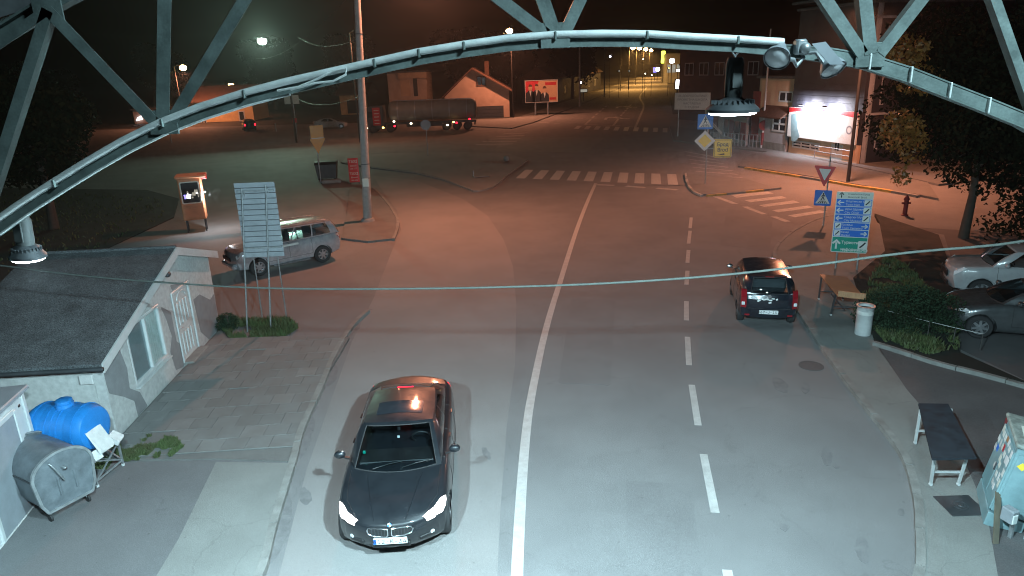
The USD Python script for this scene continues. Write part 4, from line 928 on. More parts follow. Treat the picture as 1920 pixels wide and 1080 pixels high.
for sd in (-1, 1):
    xs = np.linspace(2.02, 1.86, 2)
    P = np.array([[c.pt(x, k, sd) + np.array([.006, sd * .004, .006]) for k in np.linspace(7.4, 10.6, 8)] for x in np.linspace(2.335, 2.12, 6)])
    hp = []
    tri = [(2.362, 10.2), (2.355, 8.7), (2.26, 7.2), (2.02, 6.9), (1.80, 7.6), (1.95, 8.9), (2.16, 10.0), (2.28, 10.7)]
    ctr = np.mean([c.pt(a, b, sd) for a, b in tri], 0); n = np.array([.62, sd * .35, .7])
    dense = []
    for (a, b), (a2, b2) in zip(tri, tri[1:] + tri[:1]):
        for u in np.linspace(0, 1, 5)[:-1]: dense.append(c.pt(a + (a2 - a) * u, b + (b2 - b) * u, sd))
    dense = np.array(dense); ctr = c.pt(2.16, 8.9, sd)
    V = np.vstack([dense + n * .006, ctr + (dense - ctr) * .55 + n * .030, [ctr + n * .036]]); m = len(dense); F = []
    for j in range(m):
        k = (j + 1) % m; F += [[j, k, m + k], [j, m + k, m + j], [m + j, m + k, 2 * m]]
    hl = part(t, 'headlamp', (V, np.array(F)), M['head'], True)
    part(t, 'rim', tube(np.vstack([dense, dense[:1]]) + n * .008, .008, 5), M['black'], True, parent=hl)
    kid = [(2.262, sd * y, z) for y, z in ((.03, .66), (.20, .675), (.33, .66), (.36, .62), (.33, .555), (.22, .53), (.06, .53), (.03, .56), (.03, .66))]
    kid = [(c.on_end(True, y, z, 0, 0) + .012 + (.60 - z) * .1, y, z) for x, y, z in kid]
    gr = part(t, 'grille', hull([np.array(p) + [dx, 0, 0] for p in kid for dx in (-.05, .004)]), M['black'])
    part(t, 'surround', tube(kid, .012, 6), M['chrome'], True, parent=gr)
    for k in range(1, 6): yb = .03 + k * .05; part(t, 'bar', beam((c.on_end(True, yb, .545) + .018, sd * yb, .545), (c.on_end(True, yb, .655) + .010, sd * yb, .655), .007, .007), M['steel_dark'], parent=gr)
    part(t, 'fog_lamp', mv(cyl((0, 0, 0), .036, .02, 16, 'x'), (c.on_end(True, .64 * sd, .40) - .002, sd * .64, .40), rz=sd * .62), M['clear_lens'], 40)
    part(t, 'intake', box((c.on_end(True, .55 * sd, .36) - .005, sd * .55, .36), (.04, .26, .08), .015, sd * .55), M['black'])
    c.line([c.pt(x, k, sd) + [0, 0, .002] for x, k in zip(np.linspace(2.26, 1.14, 16), np.r_[np.linspace(10.6, 10.1, 5), np.full(11, 9.9)])], .005)
    c.line([c.pt(x, k, sd) + [0, 0, .004] for x, k in zip(np.linspace(2.28, 1.3, 16), np.linspace(11.9, 11.2, 16))], .006, 'bonnet_crease', M['car_black'])
    tl = [(-2.36, 8.9), (-2.3, 7.8), (-2.05, 7.6), (-2.1, 8.7)]
    part(t, 'tail_lamp', hull([c.pt(a, b, sd) + np.array([-.01, sd * .012, 0]) * d for a, b in tl for d in (0, 1)]), M['redlit'])
part(t, 'lower_intake', box((c.on_end(True, 0, .33) - .01, 0, .33), (.05, .62, .09), .02), M['black'])
part(t, 'number_plate', box((2.392, 0, .455), (.014, .53, .115), .005), M['plate_white'])
pl = stage.GetPrimAtPath(t.path + '/number_plate')
part(t, 'blue_band', box((2.4005, -.24, .455), (.003, .045, .10)), M['sign_blue'], parent=t.path + '/number_plate')
v, f = text('A12-K-345', .075, (0, .418)); part(t, 'lettering', mv((v, f), (2.4015, .02, 0), rz=math.pi / 2), M['sign_black'], parent=t.path + '/number_plate')
em = part(t, 'badge', mv(cyl((0, 0, 0), .042, .012, 24), (2.335, 0, .705), ry=math.radians(38)), M['chrome'], 40)
for k in range(4):
    q = Polygon([(0, 0)] + [(.032 * math.cos(a), .032 * math.sin(a)) for a in np.linspace(k * math.pi / 2, (k + 1) * math.pi / 2, 8)])
    part(t, 'quadrant', mv(prism(q, .007, .009), (2.335, 0, .705), ry=math.radians(38)), M['sign_blue'] if k % 2 else M['sign_white'], parent=em)
rpts = np.array(stage.GetPrimAtPath(c.roof).GetAttribute('points').Get()); from scipy.interpolate import griddata
gx, gy = np.meshgrid(np.linspace(-.36, .14, 10), np.linspace(-.42, .42, 12), indexing='ij')
sv, sf = grid(np.stack([gx, gy, griddata(rpts[:, :2], rpts[:, 2], (gx, gy), 'linear') + .004], -1)); part(t, 'sunroof', (sv, sf), M['dark_glass'], True)
for y in (.12, -.38): part(t, 'wiper', tube([(1.20, y, 1.015), (1.13, y + .25, 1.05), (1.08, y + .52, 1.075)], .009, 5), M['black'], True)
part(t, 'sticker', box((.82, -.57, 1.125), (.03, .05, .05), .004), M['sign_green'])
part(t, 'sticker', box((.64, .02, 1.29), (.012, .045, .045), .003), M['sign_white'])
part(t, 'seat_cover', box((-.28, .38, 1.16), (.19, .47, .36), .06), M['seat_pale'])
part(t, 'brake_lamp', box((-1.06, 0, 1.43), (.05, .32, .02), .006), M['redlit'])
c.doors([.88, -.12, -1.02])

# -- dark hatchback parked at the right kerb, seen from behind
HB_ = dict(L=3.6, W=1.66, r=.285, axles=(1.18, -1.17), deck=[(1.79, .62), (1.7, .78), (1.4, .90), (1.02, .99), (.2, 1.0), (-1.3, 1.03), (-1.62, 1.03), (-1.74, .99), (-1.79, .84)],
           width=[(1.79, .80), (1.5, .93), (1.0, 1.0), (-1.2, 1.0), (-1.6, .97), (-1.79, .90)], bottom=[(1.79, .24), (1.4, .19), (-1.4, .2), (-1.79, .28)], bow=.14,
           base=(1.16, -1.66, .70, .16, .07), roof=(.42, -1.40, .575, .08, .05), zr=1.50, side_windows=[(.10, .42), (.45, .76)], rear_gap=.13)
hl_, hr_ = G(1394, 611), G(1482, 617); hc = (hl_ + hr_)[:2] / 2
hyaw2 = math.radians(77)
hdir = np.array([math.cos(hyaw2), math.sin(hyaw2)])
car2 = Car('hatchback', 'dark hatchback parked at the right kerb, seen from behind with stickers on the tailgate', 'car', (*(hc + hdir * 1.72), .004), hyaw2, HB_, M['car_blue_black'])
c = car2; t = c.t
for sd in (-1, 1):
    q = [(-1.775, 7.9), (-1.775, 9.6), (-1.66, 9.9), (-1.50, 9.2), (-1.55, 8.2)]
    q = [(-1.78, .62), (-1.78, .92), (-1.70, 1.10), (-1.62, 1.12), (-1.60, .95), (-1.66, .65)]
    ya = .66
    tl = part(t, 'tail_lamp', hull([(x - .02 + dx, sd * yy, z) for x, z in q for yy, dx in ((.62, -.035), (.765, .05))]), M['red_lens'])
    part(t, 'reversing_lamp', box((-1.80, sd * .70, .74), (.03, .10, .10), .02), M['clear_lens'], parent=tl)
    part(t, 'reflector', box((-1.80, sd * .58, .40), (.03, .14, .05), .01), M['red_lens'])
part(t, 'bumper', cat(hull([c.pt(-1.785, k, sd) + np.array([-.03, 0, 0]) * d for k in (3, 4, 5) for sd in (-1, 1) for d in (0, 1)])), M['car_blue_black'])
part(t, 'number_plate', box((-1.832, 0, .50), (.014, .52, .115), .005), M['plate_white'])
v, f = text('967-J-157', .075, (0, .463)); part(t, 'lettering', mv((v, f), (-1.840, 0, 0), rz=-math.pi / 2), M['sign_black'], parent=t.path + '/number_plate')
rs = np.random.default_rng(5)
for y, z in ((.42, .93), (.34, .90), (.20, .90), (.12, .87), (.05, .88), (-.03, .85), (-.1, .90), (-.2, .88), (-.02, .78), (.28, .83)):
    part(t, 'sticker', mv(box((0, 0, 0), (.006, rs.uniform(.04, .10), rs.uniform(.03, .05)), .001), (-1.797, y, z), rx=rs.uniform(-.5, .5)), M['plate_white'])
part(t, 'badge', cyl((-1.80, 0, .97), .05, .012, 20, 'x'), M['chrome'], 40)
part(t, 'rear_wiper', tube([(-1.70, 0, 1.06), (-1.66, -.2, 1.12), (-1.64, -.38, 1.15)], .008, 5), M['black'], True)
part(t, 'spoiler', hull([(-1.36, y, 1.485) for y in (-.5, .5)] + [(-1.50, y, 1.47) for y in (-.46, .46)] + [(-1.48, y, 1.44) for y in (-.46, .46)]), M['car_blue_black'])
part(t, 'brake_lamp', box((-1.505, 0, 1.46), (.02, .24, .02), .004), M['red_lens'])
part(t, 'aerial', tube([(-1.0, 0, 1.53), (-1.15, 0, 1.64)], .006, 5), M['black'])
c.doors([.85, -.05, -.95])
c.line([(-1.798, .58, .60), (-1.80, 0, .585), (-1.798, -.58, .60)]); 

# -- silver off-roader with taxi sign behind the sign board
SUV = dict(L=4.55, W=1.79, r=.355, axles=(1.36, -1.28), deck=[(2.27, .72), (2.2, .95), (1.95, 1.05), (1.3, 1.10), (1.1, 1.12), (-2.0, 1.16), (-2.2, 1.12), (-2.27, .9)],
           width=[(2.27, .82), (2.0, .93), (1.5, 1.0), (-1.6, 1.0), (-2.0, .97), (-2.27, .9)], bottom=[(2.27, .32), (1.6, .28), (-1.6, .28), (-2.27, .38)], bow=.16,
           base=(1.16, -2.12, .79, .14, .06), roof=(.55, -1.86, .665, .08, .04), zr=1.70, side_windows=[(.08, .34), (.36, .62), (.64, .88)], rear_gap=.08)
w0, w1 = G(474, 521), G(604, 493); sdv = (w0 - w1)[:2]; sdv /= np.linalg.norm(sdv); syaw = math.atan2(sdv[1], sdv[0])
sn = np.array([-sdv[1], sdv[0]]); wm_ = (w0 + w1)[:2] / 2
sc_ = wm_ - (sn if sn[1] < 0 else -sn) * .84 - sdv * .24
car3 = Car('off_road_car', 'silver off-roader with a lit taxi sign, parked behind the board on posts', 'car', (*sc_, .004), syaw, SUV, M['car_silver'])
c = car3; t = c.t
for sd in (-1, 1):
    part(t, 'roof_rail', tube([(.3, sd * .6, 1.70), (.2, sd * .6, 1.76), (-1.6, sd * .6, 1.72), (-1.7, sd * .6, 1.66)], .018, 6), M['alloy'], True)
    part(t, 'headlamp', hull([c.pt(a, b, sd) + np.array([.02, sd * .012, .01]) * d for a, b in ((2.25, 8), (2.22, 9.4), (1.95, 9.2), (1.85, 8.2), (2.0, 7.5)) for d in (0, 1)]), M['clear_lens'])
    part(t, 'tail_lamp', hull([c.pt(a, b, sd) + np.array([-.01, sd * .012, 0]) * d for a, b in ((-2.25, 7.5), (-2.1, 7.3), (-2.1, 9.0), (-2.25, 9.2)) for d in (0, 1)]), M['red_lens'])
    part(t, 'side_step', box((.05, sd * .90, .30), (1.5, .14, .05), .02), M['alloy'])
    part(t, 'side_stripe', hull([c.pt(x, k, sd) + np.array([0, sd * .006, 0]) * d for x in (1.1, .2, -.3) for k in (7.0, 7.7) for d in (0, 1)]), M['sign_white'])
part(t, 'grille', box((2.26, 0, .74), (.05, .8, .16), .03), M['black'])
part(t, 'bumper', box((2.2, 0, .46), (.2, 1.3, .2), .06), M['car_silver'])
tx = part(t, 'taxi_sign', box((.22, 0, 1.80), (.18, .62, .14), .05), M['black'])
part(t, 'lit_lens', box((.22, -.16, 1.87), (.12, .16, .05), .02), M['taxi_lit'], parent=tx); part(t, 'lit_lens', box((.22, .18, 1.87), (.12, .12, .05), .02), M['taxi_lit'], parent=tx)
c.doors([1.02, .1, -.85])

# -- parked cars at the right edge
LotA, LotB = G(1832, 634), G(1925, 668)
sdn = dict(BMW); sdn.update(L=4.4, W=1.74)
ayaw = math.radians(180 - 20); ad = np.array([math.cos(ayaw), math.sin(ayaw)]); an = np.array([ad[1], -ad[0]])
acen = LotA[:2] - ad * 1.47 + (an if an[1] > 0 else -an) * .80
car4 = Car('saloon_car', 'dark grey saloon parked nose left, its bonnet lit amber, in the right car park', 'car', (*acen, .012), ayaw, dict(BMW, L=4.55), M['car_grey'])
c = car4; t = c.t
for sd in (-1, 1):
    part(t, 'headlamp', hull([c.pt(a, b, sd) + np.array([.015, sd * .01, .012]) * d for a, b in ((2.23, 10.0), (2.2, 8.9), (2.05, 7.7), (1.86, 7.6), (1.95, 8.9), (2.15, 10.0)) for d in (0, 1)]), M['clear_lens'])
    c.line([c.pt(x, 10.0, sd) + [0, 0, .002] for x in np.linspace(2.15, 1.02, 12)], .005)
part(t, 'grille', box((2.27, 0, .60), (.04, .5, .12), .03), M['black'])
c.doors([.78, -.22, -1.12])
SB = G(1836, 566)
byaw2 = math.radians(180 - 22); bd_ = np.array([math.cos(byaw2), math.sin(byaw2)]); bn = np.array([bd_[1], -bd_[0]])
bcen = SB[:2] - bd_ * 1.36 + (bn if bn[1] > 0 else -bn) * .84
car5 = Car('off_road_car', 'white off-roader parked nose left beyond the dark grey saloon', 'car', (*bcen, .012), byaw2, dict(SUV, zr=1.62), M['car_white'])
c = car5; t = c.t
for sd in (-1, 1):
    part(t, 'headlamp', hull([c.pt(a, b, sd) + np.array([.02, sd * .012, .01]) * d for a, b in ((2.25, 8), (2.22, 9.0), (1.95, 8.9), (1.85, 8.2), (2.0, 7.5)) for d in (0, 1)]), M['clear_lens'])
    part(t, 'roof_rail', tube([(.3, sd * .6, 1.62), (.2, sd * .6, 1.68), (-1.6, sd * .6, 1.64), (-1.7, sd * .6, 1.58)], .018, 6), M['alloy'], True)
part(t, 'grille', box((2.26, 0, .74), (.05, .9, .2), .03), M['black'])
part(t, 'intake', box((2.25, 0, .46), (.05, 1.1, .14), .03), M['black'])
c.doors([1.02, .1, -.85])

# -- distant cars
wl_ = D(620, 238, 96); wl_[2] = .004
car6 = Car('saloon_car', 'white saloon under the green lamp beyond the arrow sign', 'car', tuple(wl_), math.radians(8), BMW, M['car_white'])
w2 = D(468, 246, 98); w2[2] = .004
car7 = Car('hatchback', 'dark hatchback with red tail lights before the yellow house', 'car', tuple(w2), math.radians(115), HB_, M['car_blue_black'])
for y in (-.66, .66): part(car7.t, 'tail_lamp', box((-1.8, y, .85), (.08, .16, .3), .03), M['redlit'])

# -- tanker lorry crossing at the far junction
tr0, tr1 = D(690, 249, 88), D(890, 243, 88); tv = (tr1 - tr0)[:2]; LT = np.linalg.norm(tv)
lor = thing('tanker_lorry', 'tanker lorry with lit marker lights crossing the far junction', 'lorry', (tr0[0], 88, .004), math.atan2(tv[1], tv[0]) * .3)
zt_ = 3.5
part(lor, 'tank', mv(lathe([(0, -5.4), (.6, -5.4), (1.0, -5.3), (1.2, -5.1), (1.24, -4.9), (1.24, 4.9), (1.2, 5.1), (1.0, 5.3), (.6, 5.4), (0, 5.4)], 36, 'x'), (LT / 2 + 1.6, 0, 2.45), s=(1, 1, .95)), M['tank_shell'], 40)
parts(lor, 'hoop', [mv(lathe([(1.245, -.05), (1.275, -.05), (1.275, .05), (1.245, .05)], 36, 'x'), (LT / 2 + 1.6 + k * 2.1, 0, 2.45), s=(1, 1, .95)) for k in (-2, -1, 0, 1, 2)], M['zinc'], smooth=30)
parts(lor, 'manhole', [cyl((LT / 2 + 1.6 + k * 2.1, 0, 3.66), .3, .12, 18) for k in (-1.5, -.5, .5, 1.5)], M['zinc'], smooth=40)
parts(lor, 'walkway', [box((LT / 2 + 1.6, y, 3.68), (9.6, .25, .04), .01) for y in (-.55, .55)], M['zinc'])
part(lor, 'chassis', box((LT / 2 + 1.0, 0, 1.0), (LT - 1.5, 1.0, .26), .03), M['black'])
part(lor, 'side_guard', box((LT / 2 + .6, -1.18, .8), (4.4, .06, .4), .02), M['black'])
cb = part(lor, 'cab', hull([(x, y, z) for y in (-1.2, 1.2) for x, z in ((.0, .5), (-.08, 1.4), (.18, 2.9), (.5, 3.1), (2.2, 3.2), (2.25, .5))]), M['steel_dark'])
part(lor, 'side_window', box((.85, -1.205, 2.2), (.9, .03, .7), .02), M['dark_glass'], parent=cb)
part(lor, 'side_fairing', box((1.45, -1.235, 1.95), (.95, .06, 2.1), .03), M['red'], parent=cb, label='red panel with pale bars on the cab side')
parts(lor, 'bar', [box((1.47, -1.275, 1.15 + k * .38), (.6, .02, .07), .01) for k in range(5)], M['sign_white'], parent=cb)
for x in (.9, 3.0, LT - 3.4, LT - 2.1, LT - .8):
    for y in (-1.05, 1.05):
        wh = part(lor, 'wheel', mv(lathe([(.28, -.15), (.47, -.15), (.5, -.1), (.5, .1), (.47, .15), (.28, .15)], 24, 'y'), (x, y, .5)), M['rubber'], 40)
        part(lor, 'rim', mv(lathe([(0, -.1), (.29, -.1), (.29, .1), (0, .1)], 16, 'y'), (x, y, .5)), M['post_dark'], 40, parent=wh)
part(lor, 'rear_bumper', box((LT + .1, 0, .75), (.15, 2.3, .3), .03), M['black'])
for x, z, m in ((.15, .62, 'warm'), (2.2, .62, 'amber'), (3.6, 1.3, 'warm'), (3.65, .75, 'redlit'), (5.7, 1.0, 'warm'), (10.2, .66, 'warm'), (11.0, 1.0, 'amber'), (11.35, .9, 'redlit'), (13.0, 1.3, 'redlit')):
    part(lor, 'marker_lamp', ell((x * LT / 13.5, -1.27, z), (.15, .06, .12), 1), M[m], True)

# ------------------------------------------------------------------ signs, right-hand street furniture
def facing(loc, tilt=0.0):   # yaw that turns a plate's front (-y) towards the camera
    return math.atan2(loc[1], loc[0]) - math.pi / 2 + tilt
def pict_person(c, s):       # walking figure of a crossing sign, as flat outline
    P = [ (0, .40, .07) ]
    head = Polygon([(c[0] + s * (.02 + .055 * math.cos(a)), c[1] + s * (.40 + .055 * math.sin(a))) for a in np.linspace(0, 6.28, 14)])
    limbs = [((.02, .33), (.0, .12)), ((.0, .12), (-.12, -.12)), ((.0, .12), (.10, -.10)), ((.02, .30), (-.10, .16)), ((.02, .30), (.13, .18))]
    g = head
    for a, b in limbs: g = g.union(LineString([(c[0] + s * a[0], c[1] + s * a[1]), (c[0] + s * b[0], c[1] + s * b[1])]).buffer(s * .035, cap_style=1))
    return g
def crossing_sign(t, c, w, y=0.0):
    a = part(t, 'crossing_sign', mv(flat(rrect(w, w, .05, c), .012), (0, y, 0)), M['sign_blue'])
    part(t, 'edge', mv(flat(rrect(w, w, .05, c).difference(rrect(w - .05, w - .05, .04, c)), .002), (0, y - .012, 0)), M['sign_blue'], parent=a)
    tr = Polygon([(c[0] - w * .42, c[1] - w * .36), (c[0] + w * .42, c[1] - w * .36), (c[0], c[1] + w * .42)])
    part(t, 'triangle', mv(flat(tr, .002), (0, y - .0125, 0)), M['sign_white'], parent=a)
    pb = pict_person((c[0], c[1] - .02 * w), w * .78).intersection(tr.buffer(-.01))
    part(t, 'pictogram', mv(flat(pb, .002), (0, y - .015, 0)), M['sign_black'], parent=a)
    for k in (-2, -1, 0, 1, 2):
        s = Polygon([(c[0] + w * (k * .13 - .035), c[1] - w * .34), (c[0] + w * (k * .13 + .035), c[1] - w * .34), (c[0] + w * (k * .06 + .015), c[1] - w * .17), (c[0] + w * (k * .06 - .015), c[1] - w * .17)]).intersection(tr.buffer(-.01)).difference(pb.buffer(.006))
        if s.area > 1e-5: part(t, 'stripe', mv(flat(s, .002), (0, y - .015, 0)), M['sign_black'], parent=a)
def sgn(name, label, base_px, tilt=0.0, z=0.0, Y=None, cat_='road sign'):
    b = G(*base_px, z) if Y is None else D(*base_px, Y)
    return thing(name, label, cat_, (b[0], b[1], z), facing(b) + tilt), b
def loc(t, x, y):            # picture point on the sign's own upright plane -> (local x, z)
    u = np.array([math.cos(t.yaw), math.sin(t.yaw)]); q = W(t.loc, t.loc + np.array([*u, 0]), x, y)
    return float((q - t.loc)[:2] @ u), float(q[2] - t.loc[2])
def plate(t, name, poly, mat, y, d=.012, parent=None): return part(t, name, mv(flat(poly, d), (0, y, 0)), mat, parent=parent)

# priority, crossing and place name signs on one post
t, b = sgn('sign_post', 'post with blue crossing sign, yellow priority diamond and yellow place name sign', (1322, 345), .05, .09)
part(t, 'post', cyl((0, .03, 2.0), .035, 4.0, 12), M['zinc'], True)
ca = np.mean([loc(t, 1308, 213), loc(t, 1337, 243)], 0); cw = loc(t, 1337, 228)[0] - loc(t, 1308, 228)[0]
crossing_sign(t, (ca[0], ca[1]), cw)
cd = np.mean([loc(t, 1302, 262), loc(t, 1341, 266)], 0); dw = (loc(t, 1341, 264)[0] - loc(t, 1302, 264)[0]) / 2
dia = lambda r: Polygon([(cd[0] - r, cd[1]), (cd[0], cd[1] - r), (cd[0] + r, cd[1]), (cd[0], cd[1] + r)]).buffer(.03, 4)
a = plate(t, 'priority_sign', dia(dw - .03), M['sign_white'], -.02); part(t, 'diamond', mv(flat(dia(dw * .58), .003), (0, -.032, 0)), M['sign_yellow'], parent=a)
part(t, 'rim', mv(flat(dia(dw * .66).difference(dia(dw * .60)), .002), (0, -.032, 0)), M['sign_grey'], parent=a)
pA, pB = loc(t, 1339, 261), loc(t, 1371, 295); pc, pw, ph = ((pA[0] + pB[0]) / 2, (pA[1] + pB[1]) / 2), pB[0] - pA[0], pA[1] - pB[1]
a = plate(t, 'place_sign', rrect(pw, ph, .08, pc), M['sign_yellow'], .0); part(t, 'border', mv(flat(rrect(pw - .08, ph - .08, .06, pc).difference(rrect(pw - .13, ph - .13, .05, pc)), .002), (0, -.013, 0)), M['sign_black'], parent=a)
part(t, 'lettering', text('Брод', ph * .2, (pc[0], pc[1] + ph * .12), y=-.014, bold=True, width=pw * .62), M['sign_black'], parent=a)
part(t, 'lettering', text('Brod', ph * .2, (pc[0], pc[1] - ph * .18), y=-.014, bold=True, width=pw * .56), M['sign_black'], parent=a)
part(t, 'rust_stain', mv(flat(Polygon([(pc[0] - pw * .3, pc[1] - ph * .36), (pc[0] - pw * .1, pc[1] - ph * .31), (pc[0] + pw * .1, pc[1] - ph * .27), (pc[0] + pw * .12, pc[1] - ph * .36)]), .002), (0, -.014, 0)), M['tile_roof'], parent=a)
part(t, 'bracket', beam((0, .02, pc[1]), (pc[0], .02, pc[1]), .04, .03), M['zinc'])

# give way sign and crossing sign
t, b = sgn('sign_post', 'post with red rimmed give way triangle above a blue crossing sign', (1543, 428), .0, .0)
part(t, 'post', cyl((0, .03, 1.6), .03, 3.2, 12), M['zinc'], True)
p3 = [loc(t, 1529, 311), loc(t, 1566, 314), loc(t, 1545, 348)]
tri = Polygon(p3).buffer(.0); cen = np.mean(p3, 0); tri = tri.buffer(.03, 4)
a = plate(t, 'give_way_sign', tri, M['sign_red'], -.03); part(t, 'white_field', mv(flat(tri.buffer(-.145).buffer(.02, 3), .003), (0, -.043, 0)), M['sign_white'], parent=a)
ca = np.mean([loc(t, 1527, 350), loc(t, 1559, 392)], 0); crossing_sign(t, ca, loc(t, 1559, 372)[0] - loc(t, 1527, 370)[0], -.02)

# direction board
t, b = sgn('direction_board', 'tall blue and green direction board with arrows and symbols on two posts', (1588, 505), .10, .1)
q = [loc(t, 1569, 355), loc(t, 1637, 364), loc(t, 1625, 479), loc(t, 1558, 468)]
xa, xb, za, zb = (q[0][0] + q[3][0]) / 2, (q[1][0] + q[2][0]) / 2, (q[2][1] + q[3][1]) / 2, (q[0][1] + q[1][1]) / 2
bw, bh, bcx = xb - xa, zb - za, (xa + xb) / 2
for s in (-.3, .3): part(t, 'post', cyl((bcx + s * bw, .05, zb / 2), .035, zb, 12), M['zinc'], True)
part(t, 'panel', mv(flat(rrect(bw, bh, .04, (bcx, (za + zb) / 2)), .03), (0, 0, 0)), M['sign_white'])
pan = t.path + '/panel'
rows = [(1.0, .89, 'sign_grey', 'u', 'Славонски Брод', 'Slavonski Brod', None), (.885, .765, 'sign_blue', 'l', 'Општински Суд', 'Town Hall', 'r'), (.76, .635, 'sign_blue', 'l', 'Дом Здравља', 'City Clinic', 'r'), (.63, .505, 'sign_blue', 'l', 'Градски Музеј', 'City Museum', 'r'),
        (.50, .385, 'sign_blue', 'r', 'Гробље', 'Town Cemetery', 'l'), (.38, .265, 'sign_blue', 'r', 'Базар', 'Market', 'l'), (.26, .01, 'sign_green', 'u', 'Туристичка', 'информација', 'r')]
def arrow(c, s, d):
    g = LineString([(0, -.5), (0, .2)]).buffer(.09, cap_style=2).union(LineString([(-.36, .06), (0, .42), (.36, .06)]).buffer(.09, cap_style=2, join_style=2))
    ang = {'u': 0, 'l': math.pi / 2, 'r': -math.pi / 2}[d]; co, si = math.cos(ang), math.sin(ang)
    from shapely import affinity
    return affinity.translate(affinity.scale(affinity.rotate(g, math.degrees(ang), origin=(0, 0)), s, s, origin=(0, 0)), c[0], c[1])
for f1_, f0_, m, d, s1, s2, ic in rows:
    z1_, z0_ = za + bh * f1_, za + bh * f0_; h = z1_ - z0_; zc = (z0_ + z1_) / 2
    rp = plate(t, 'row', rrect(bw - .05, h - .015, .02, (bcx, zc)), M[m], -.031, .006)
    ac = (xa + .16 if d in 'ul' else xb - .16, zc); ik = M['sign_black'] if m == 'sign_grey' else M['sign_white']
    part(t, 'arrow', mv(flat(arrow(ac, min(h, .3) * .8 if d != 'u' or h < .3 else .34, d), .002), (0, -.0375, 0)), ik, parent=rp)
    if ic:
        cx = xb - .15 if ic == 'r' else xa + .15; sz = min(h * .82, .30)
        part(t, 'symbol', mv(flat(rrect(sz, sz, .03, (cx, zc)), .003), (0, -.0375, 0)), M['sign_white'], parent=rp)
        part(t, 'symbol_mark', mv(flat(LineString([(cx - sz * .25, zc - sz * .25), (cx, zc), (cx + sz * .22, zc + sz * .28)]).buffer(sz * .09).union(Polygon([(cx - sz * .1, zc), (cx + sz * .12, zc - .05 * sz), (cx, zc + .1 * sz)])), .002), (0, -.041, 0)), M['sign_black'], parent=rp)
    tc = bcx + (.02 if d in 'ul' and ic else .06 if ic is None else -.02); th = h * .26 if h < .3 else .10
    for k, sx in enumerate((s1, s2)): part(t, 'lettering', text(sx, th, (tc - .28, zc + (.06 if k == 0 else -.40) * h), y=-.038, bold=h > .3, center=False), ik, parent=rp)
    if h > .3: part(t, 'lettering', text('Tourist info', .08, (tc - .24, zc - .42 * h - .02), y=-.038, center=False), ik, parent=rp)

# orange arrow sign seen from behind, waste bin behind it
t, b = sgn('arrow_sign', 'orange arrow shaped sign plate pointing down on a thin post', (602, 343), .0, 0, None)
q = [loc(t, *p) for p in ((580, 236), (605, 234), (607, 258), (609, 260), (597, 287), (582, 263), (583, 260))]
part(t, 'post', cyl((0, .04, loc(t, 595, 236)[1] / 2), .04, loc(t, 595, 236)[1], 10), M['zinc'], True)
a = plate(t, 'plate', Polygon(q[:3] + [q[6]]), M['sign_orange'], -.02); plate(t, 'arrow_head', Polygon([q[5], q[6], q[2], q[3], q[4]]).buffer(.02), M['sign_orange'], -.022)
part(t, 'seam', beam((q[6][0], -.036, q[6][1]), (q[2][0], -.036, q[2][1]), .03, .03), M['zinc'])
bn_ = thing('waste_container', 'large dark waste bin standing behind the orange arrow sign', 'waste container', tuple(G(604, 340) + [0.2, .9, 0]), .1)
part(bn_, 'body', hull([(x * w, y * w, z) for x in (-.75, .75) for y in (-.5, .5) for z, w in ((.12, .85), (1.1, 1.0))]), M['steel_dark'])
part(bn_, 'lid', hull([(x, y, z) for x in (-.78, .78) for y, z in ((-.53, 1.1), (.53, 1.1), (-.3, 1.28), (.3, 1.32))]), M['black'])
parts(bn_, 'wheel', [cyl((x, y, .08), .08, .05, 12, 'y') for x in (-.55, .55) for y in (-.35, .35)], M['rubber'])
solid('kerb_block', box(tuple(G(622, 343) + [.0, 0, .12]), (1.3, .35, .24), .03, .25), M['kerb'], 'long pale concrete block lying beside the waste bin', 'block')

# red taxi sign
t, b = sgn('taxi_sign', 'red taxi stand sign with white lettering beside the concrete pole', (664, 345), 0, 0)
q0, q1 = loc(t, 651, 297), loc(t, 675, 341); w, h, c0 = q1[0] - q0[0], q0[1] - q1[1], ((q0[0] + q1[0]) / 2, (q0[1] + q1[1]) / 2)
part(t, 'panel', mv(box((c0[0], 0, c0[1]), (w, .08, h), .02), (0, 0, 0)), M['sign_red'])
for z, s, hh in ((.33, 'TAXI', .14), (.18, '065 123', .07), (.06, '24 / 7', .07), (-.17, 'TAXI', .14), (-.30, 'Brod', .07), (-.42, '066 456', .07)):
    part(t, 'lettering', text(s, hh * h * .75, (c0[0], c0[1] + z * h - .03), y=-.043, bold=True, width=w * (.8 if s == 'TAXI' else .6)), M['sign_white'])
parts(t, 'leg', [box((c0[0] + s * w * .4, 0, (c0[1] - h / 2) / 2), (.05, .06, c0[1] - h / 2), .01) for s in (-1, 1)], M['steel_dark'])

# octagonal sign from behind on the island
t, b = sgn('stop_sign', 'octagonal sign seen from behind on the traffic island before the lorry', (803, 293), 0, .09)
c0 = loc(t, 798, 234); r = (loc(t, 808, 234)[0] - loc(t, 788, 234)[0]) / 2
part(t, 'plate', mv(flat(Polygon([(c0[0] + r * math.cos(a), c0[1] + r * math.sin(a)) for a in np.arange(8) * math.pi / 4 + math.pi / 8]), .01), (0, -.04, 0)), M['grey_metal'])
part(t, 'post', cyl((c0[0] * .5, .0, c0[1] / 2 + .2), .035, c0[1] + .4, 10), M['zinc'], True)
bl = G(950, 302, .09); solid('stone_block', mv(trimesh.creation.icosphere(2, .5), bl + [0, 0, .2], s=(.5, .4, .5)), M['kerb'], 'round pale stone on the traffic island near the zebra crossing', 'stone', smooth=True)
bl = G(902, 331, .09); fs = thing('fallen_panel', 'flat worn panel lying on the tip of the traffic island', 'panel', tuple(bl), .2)
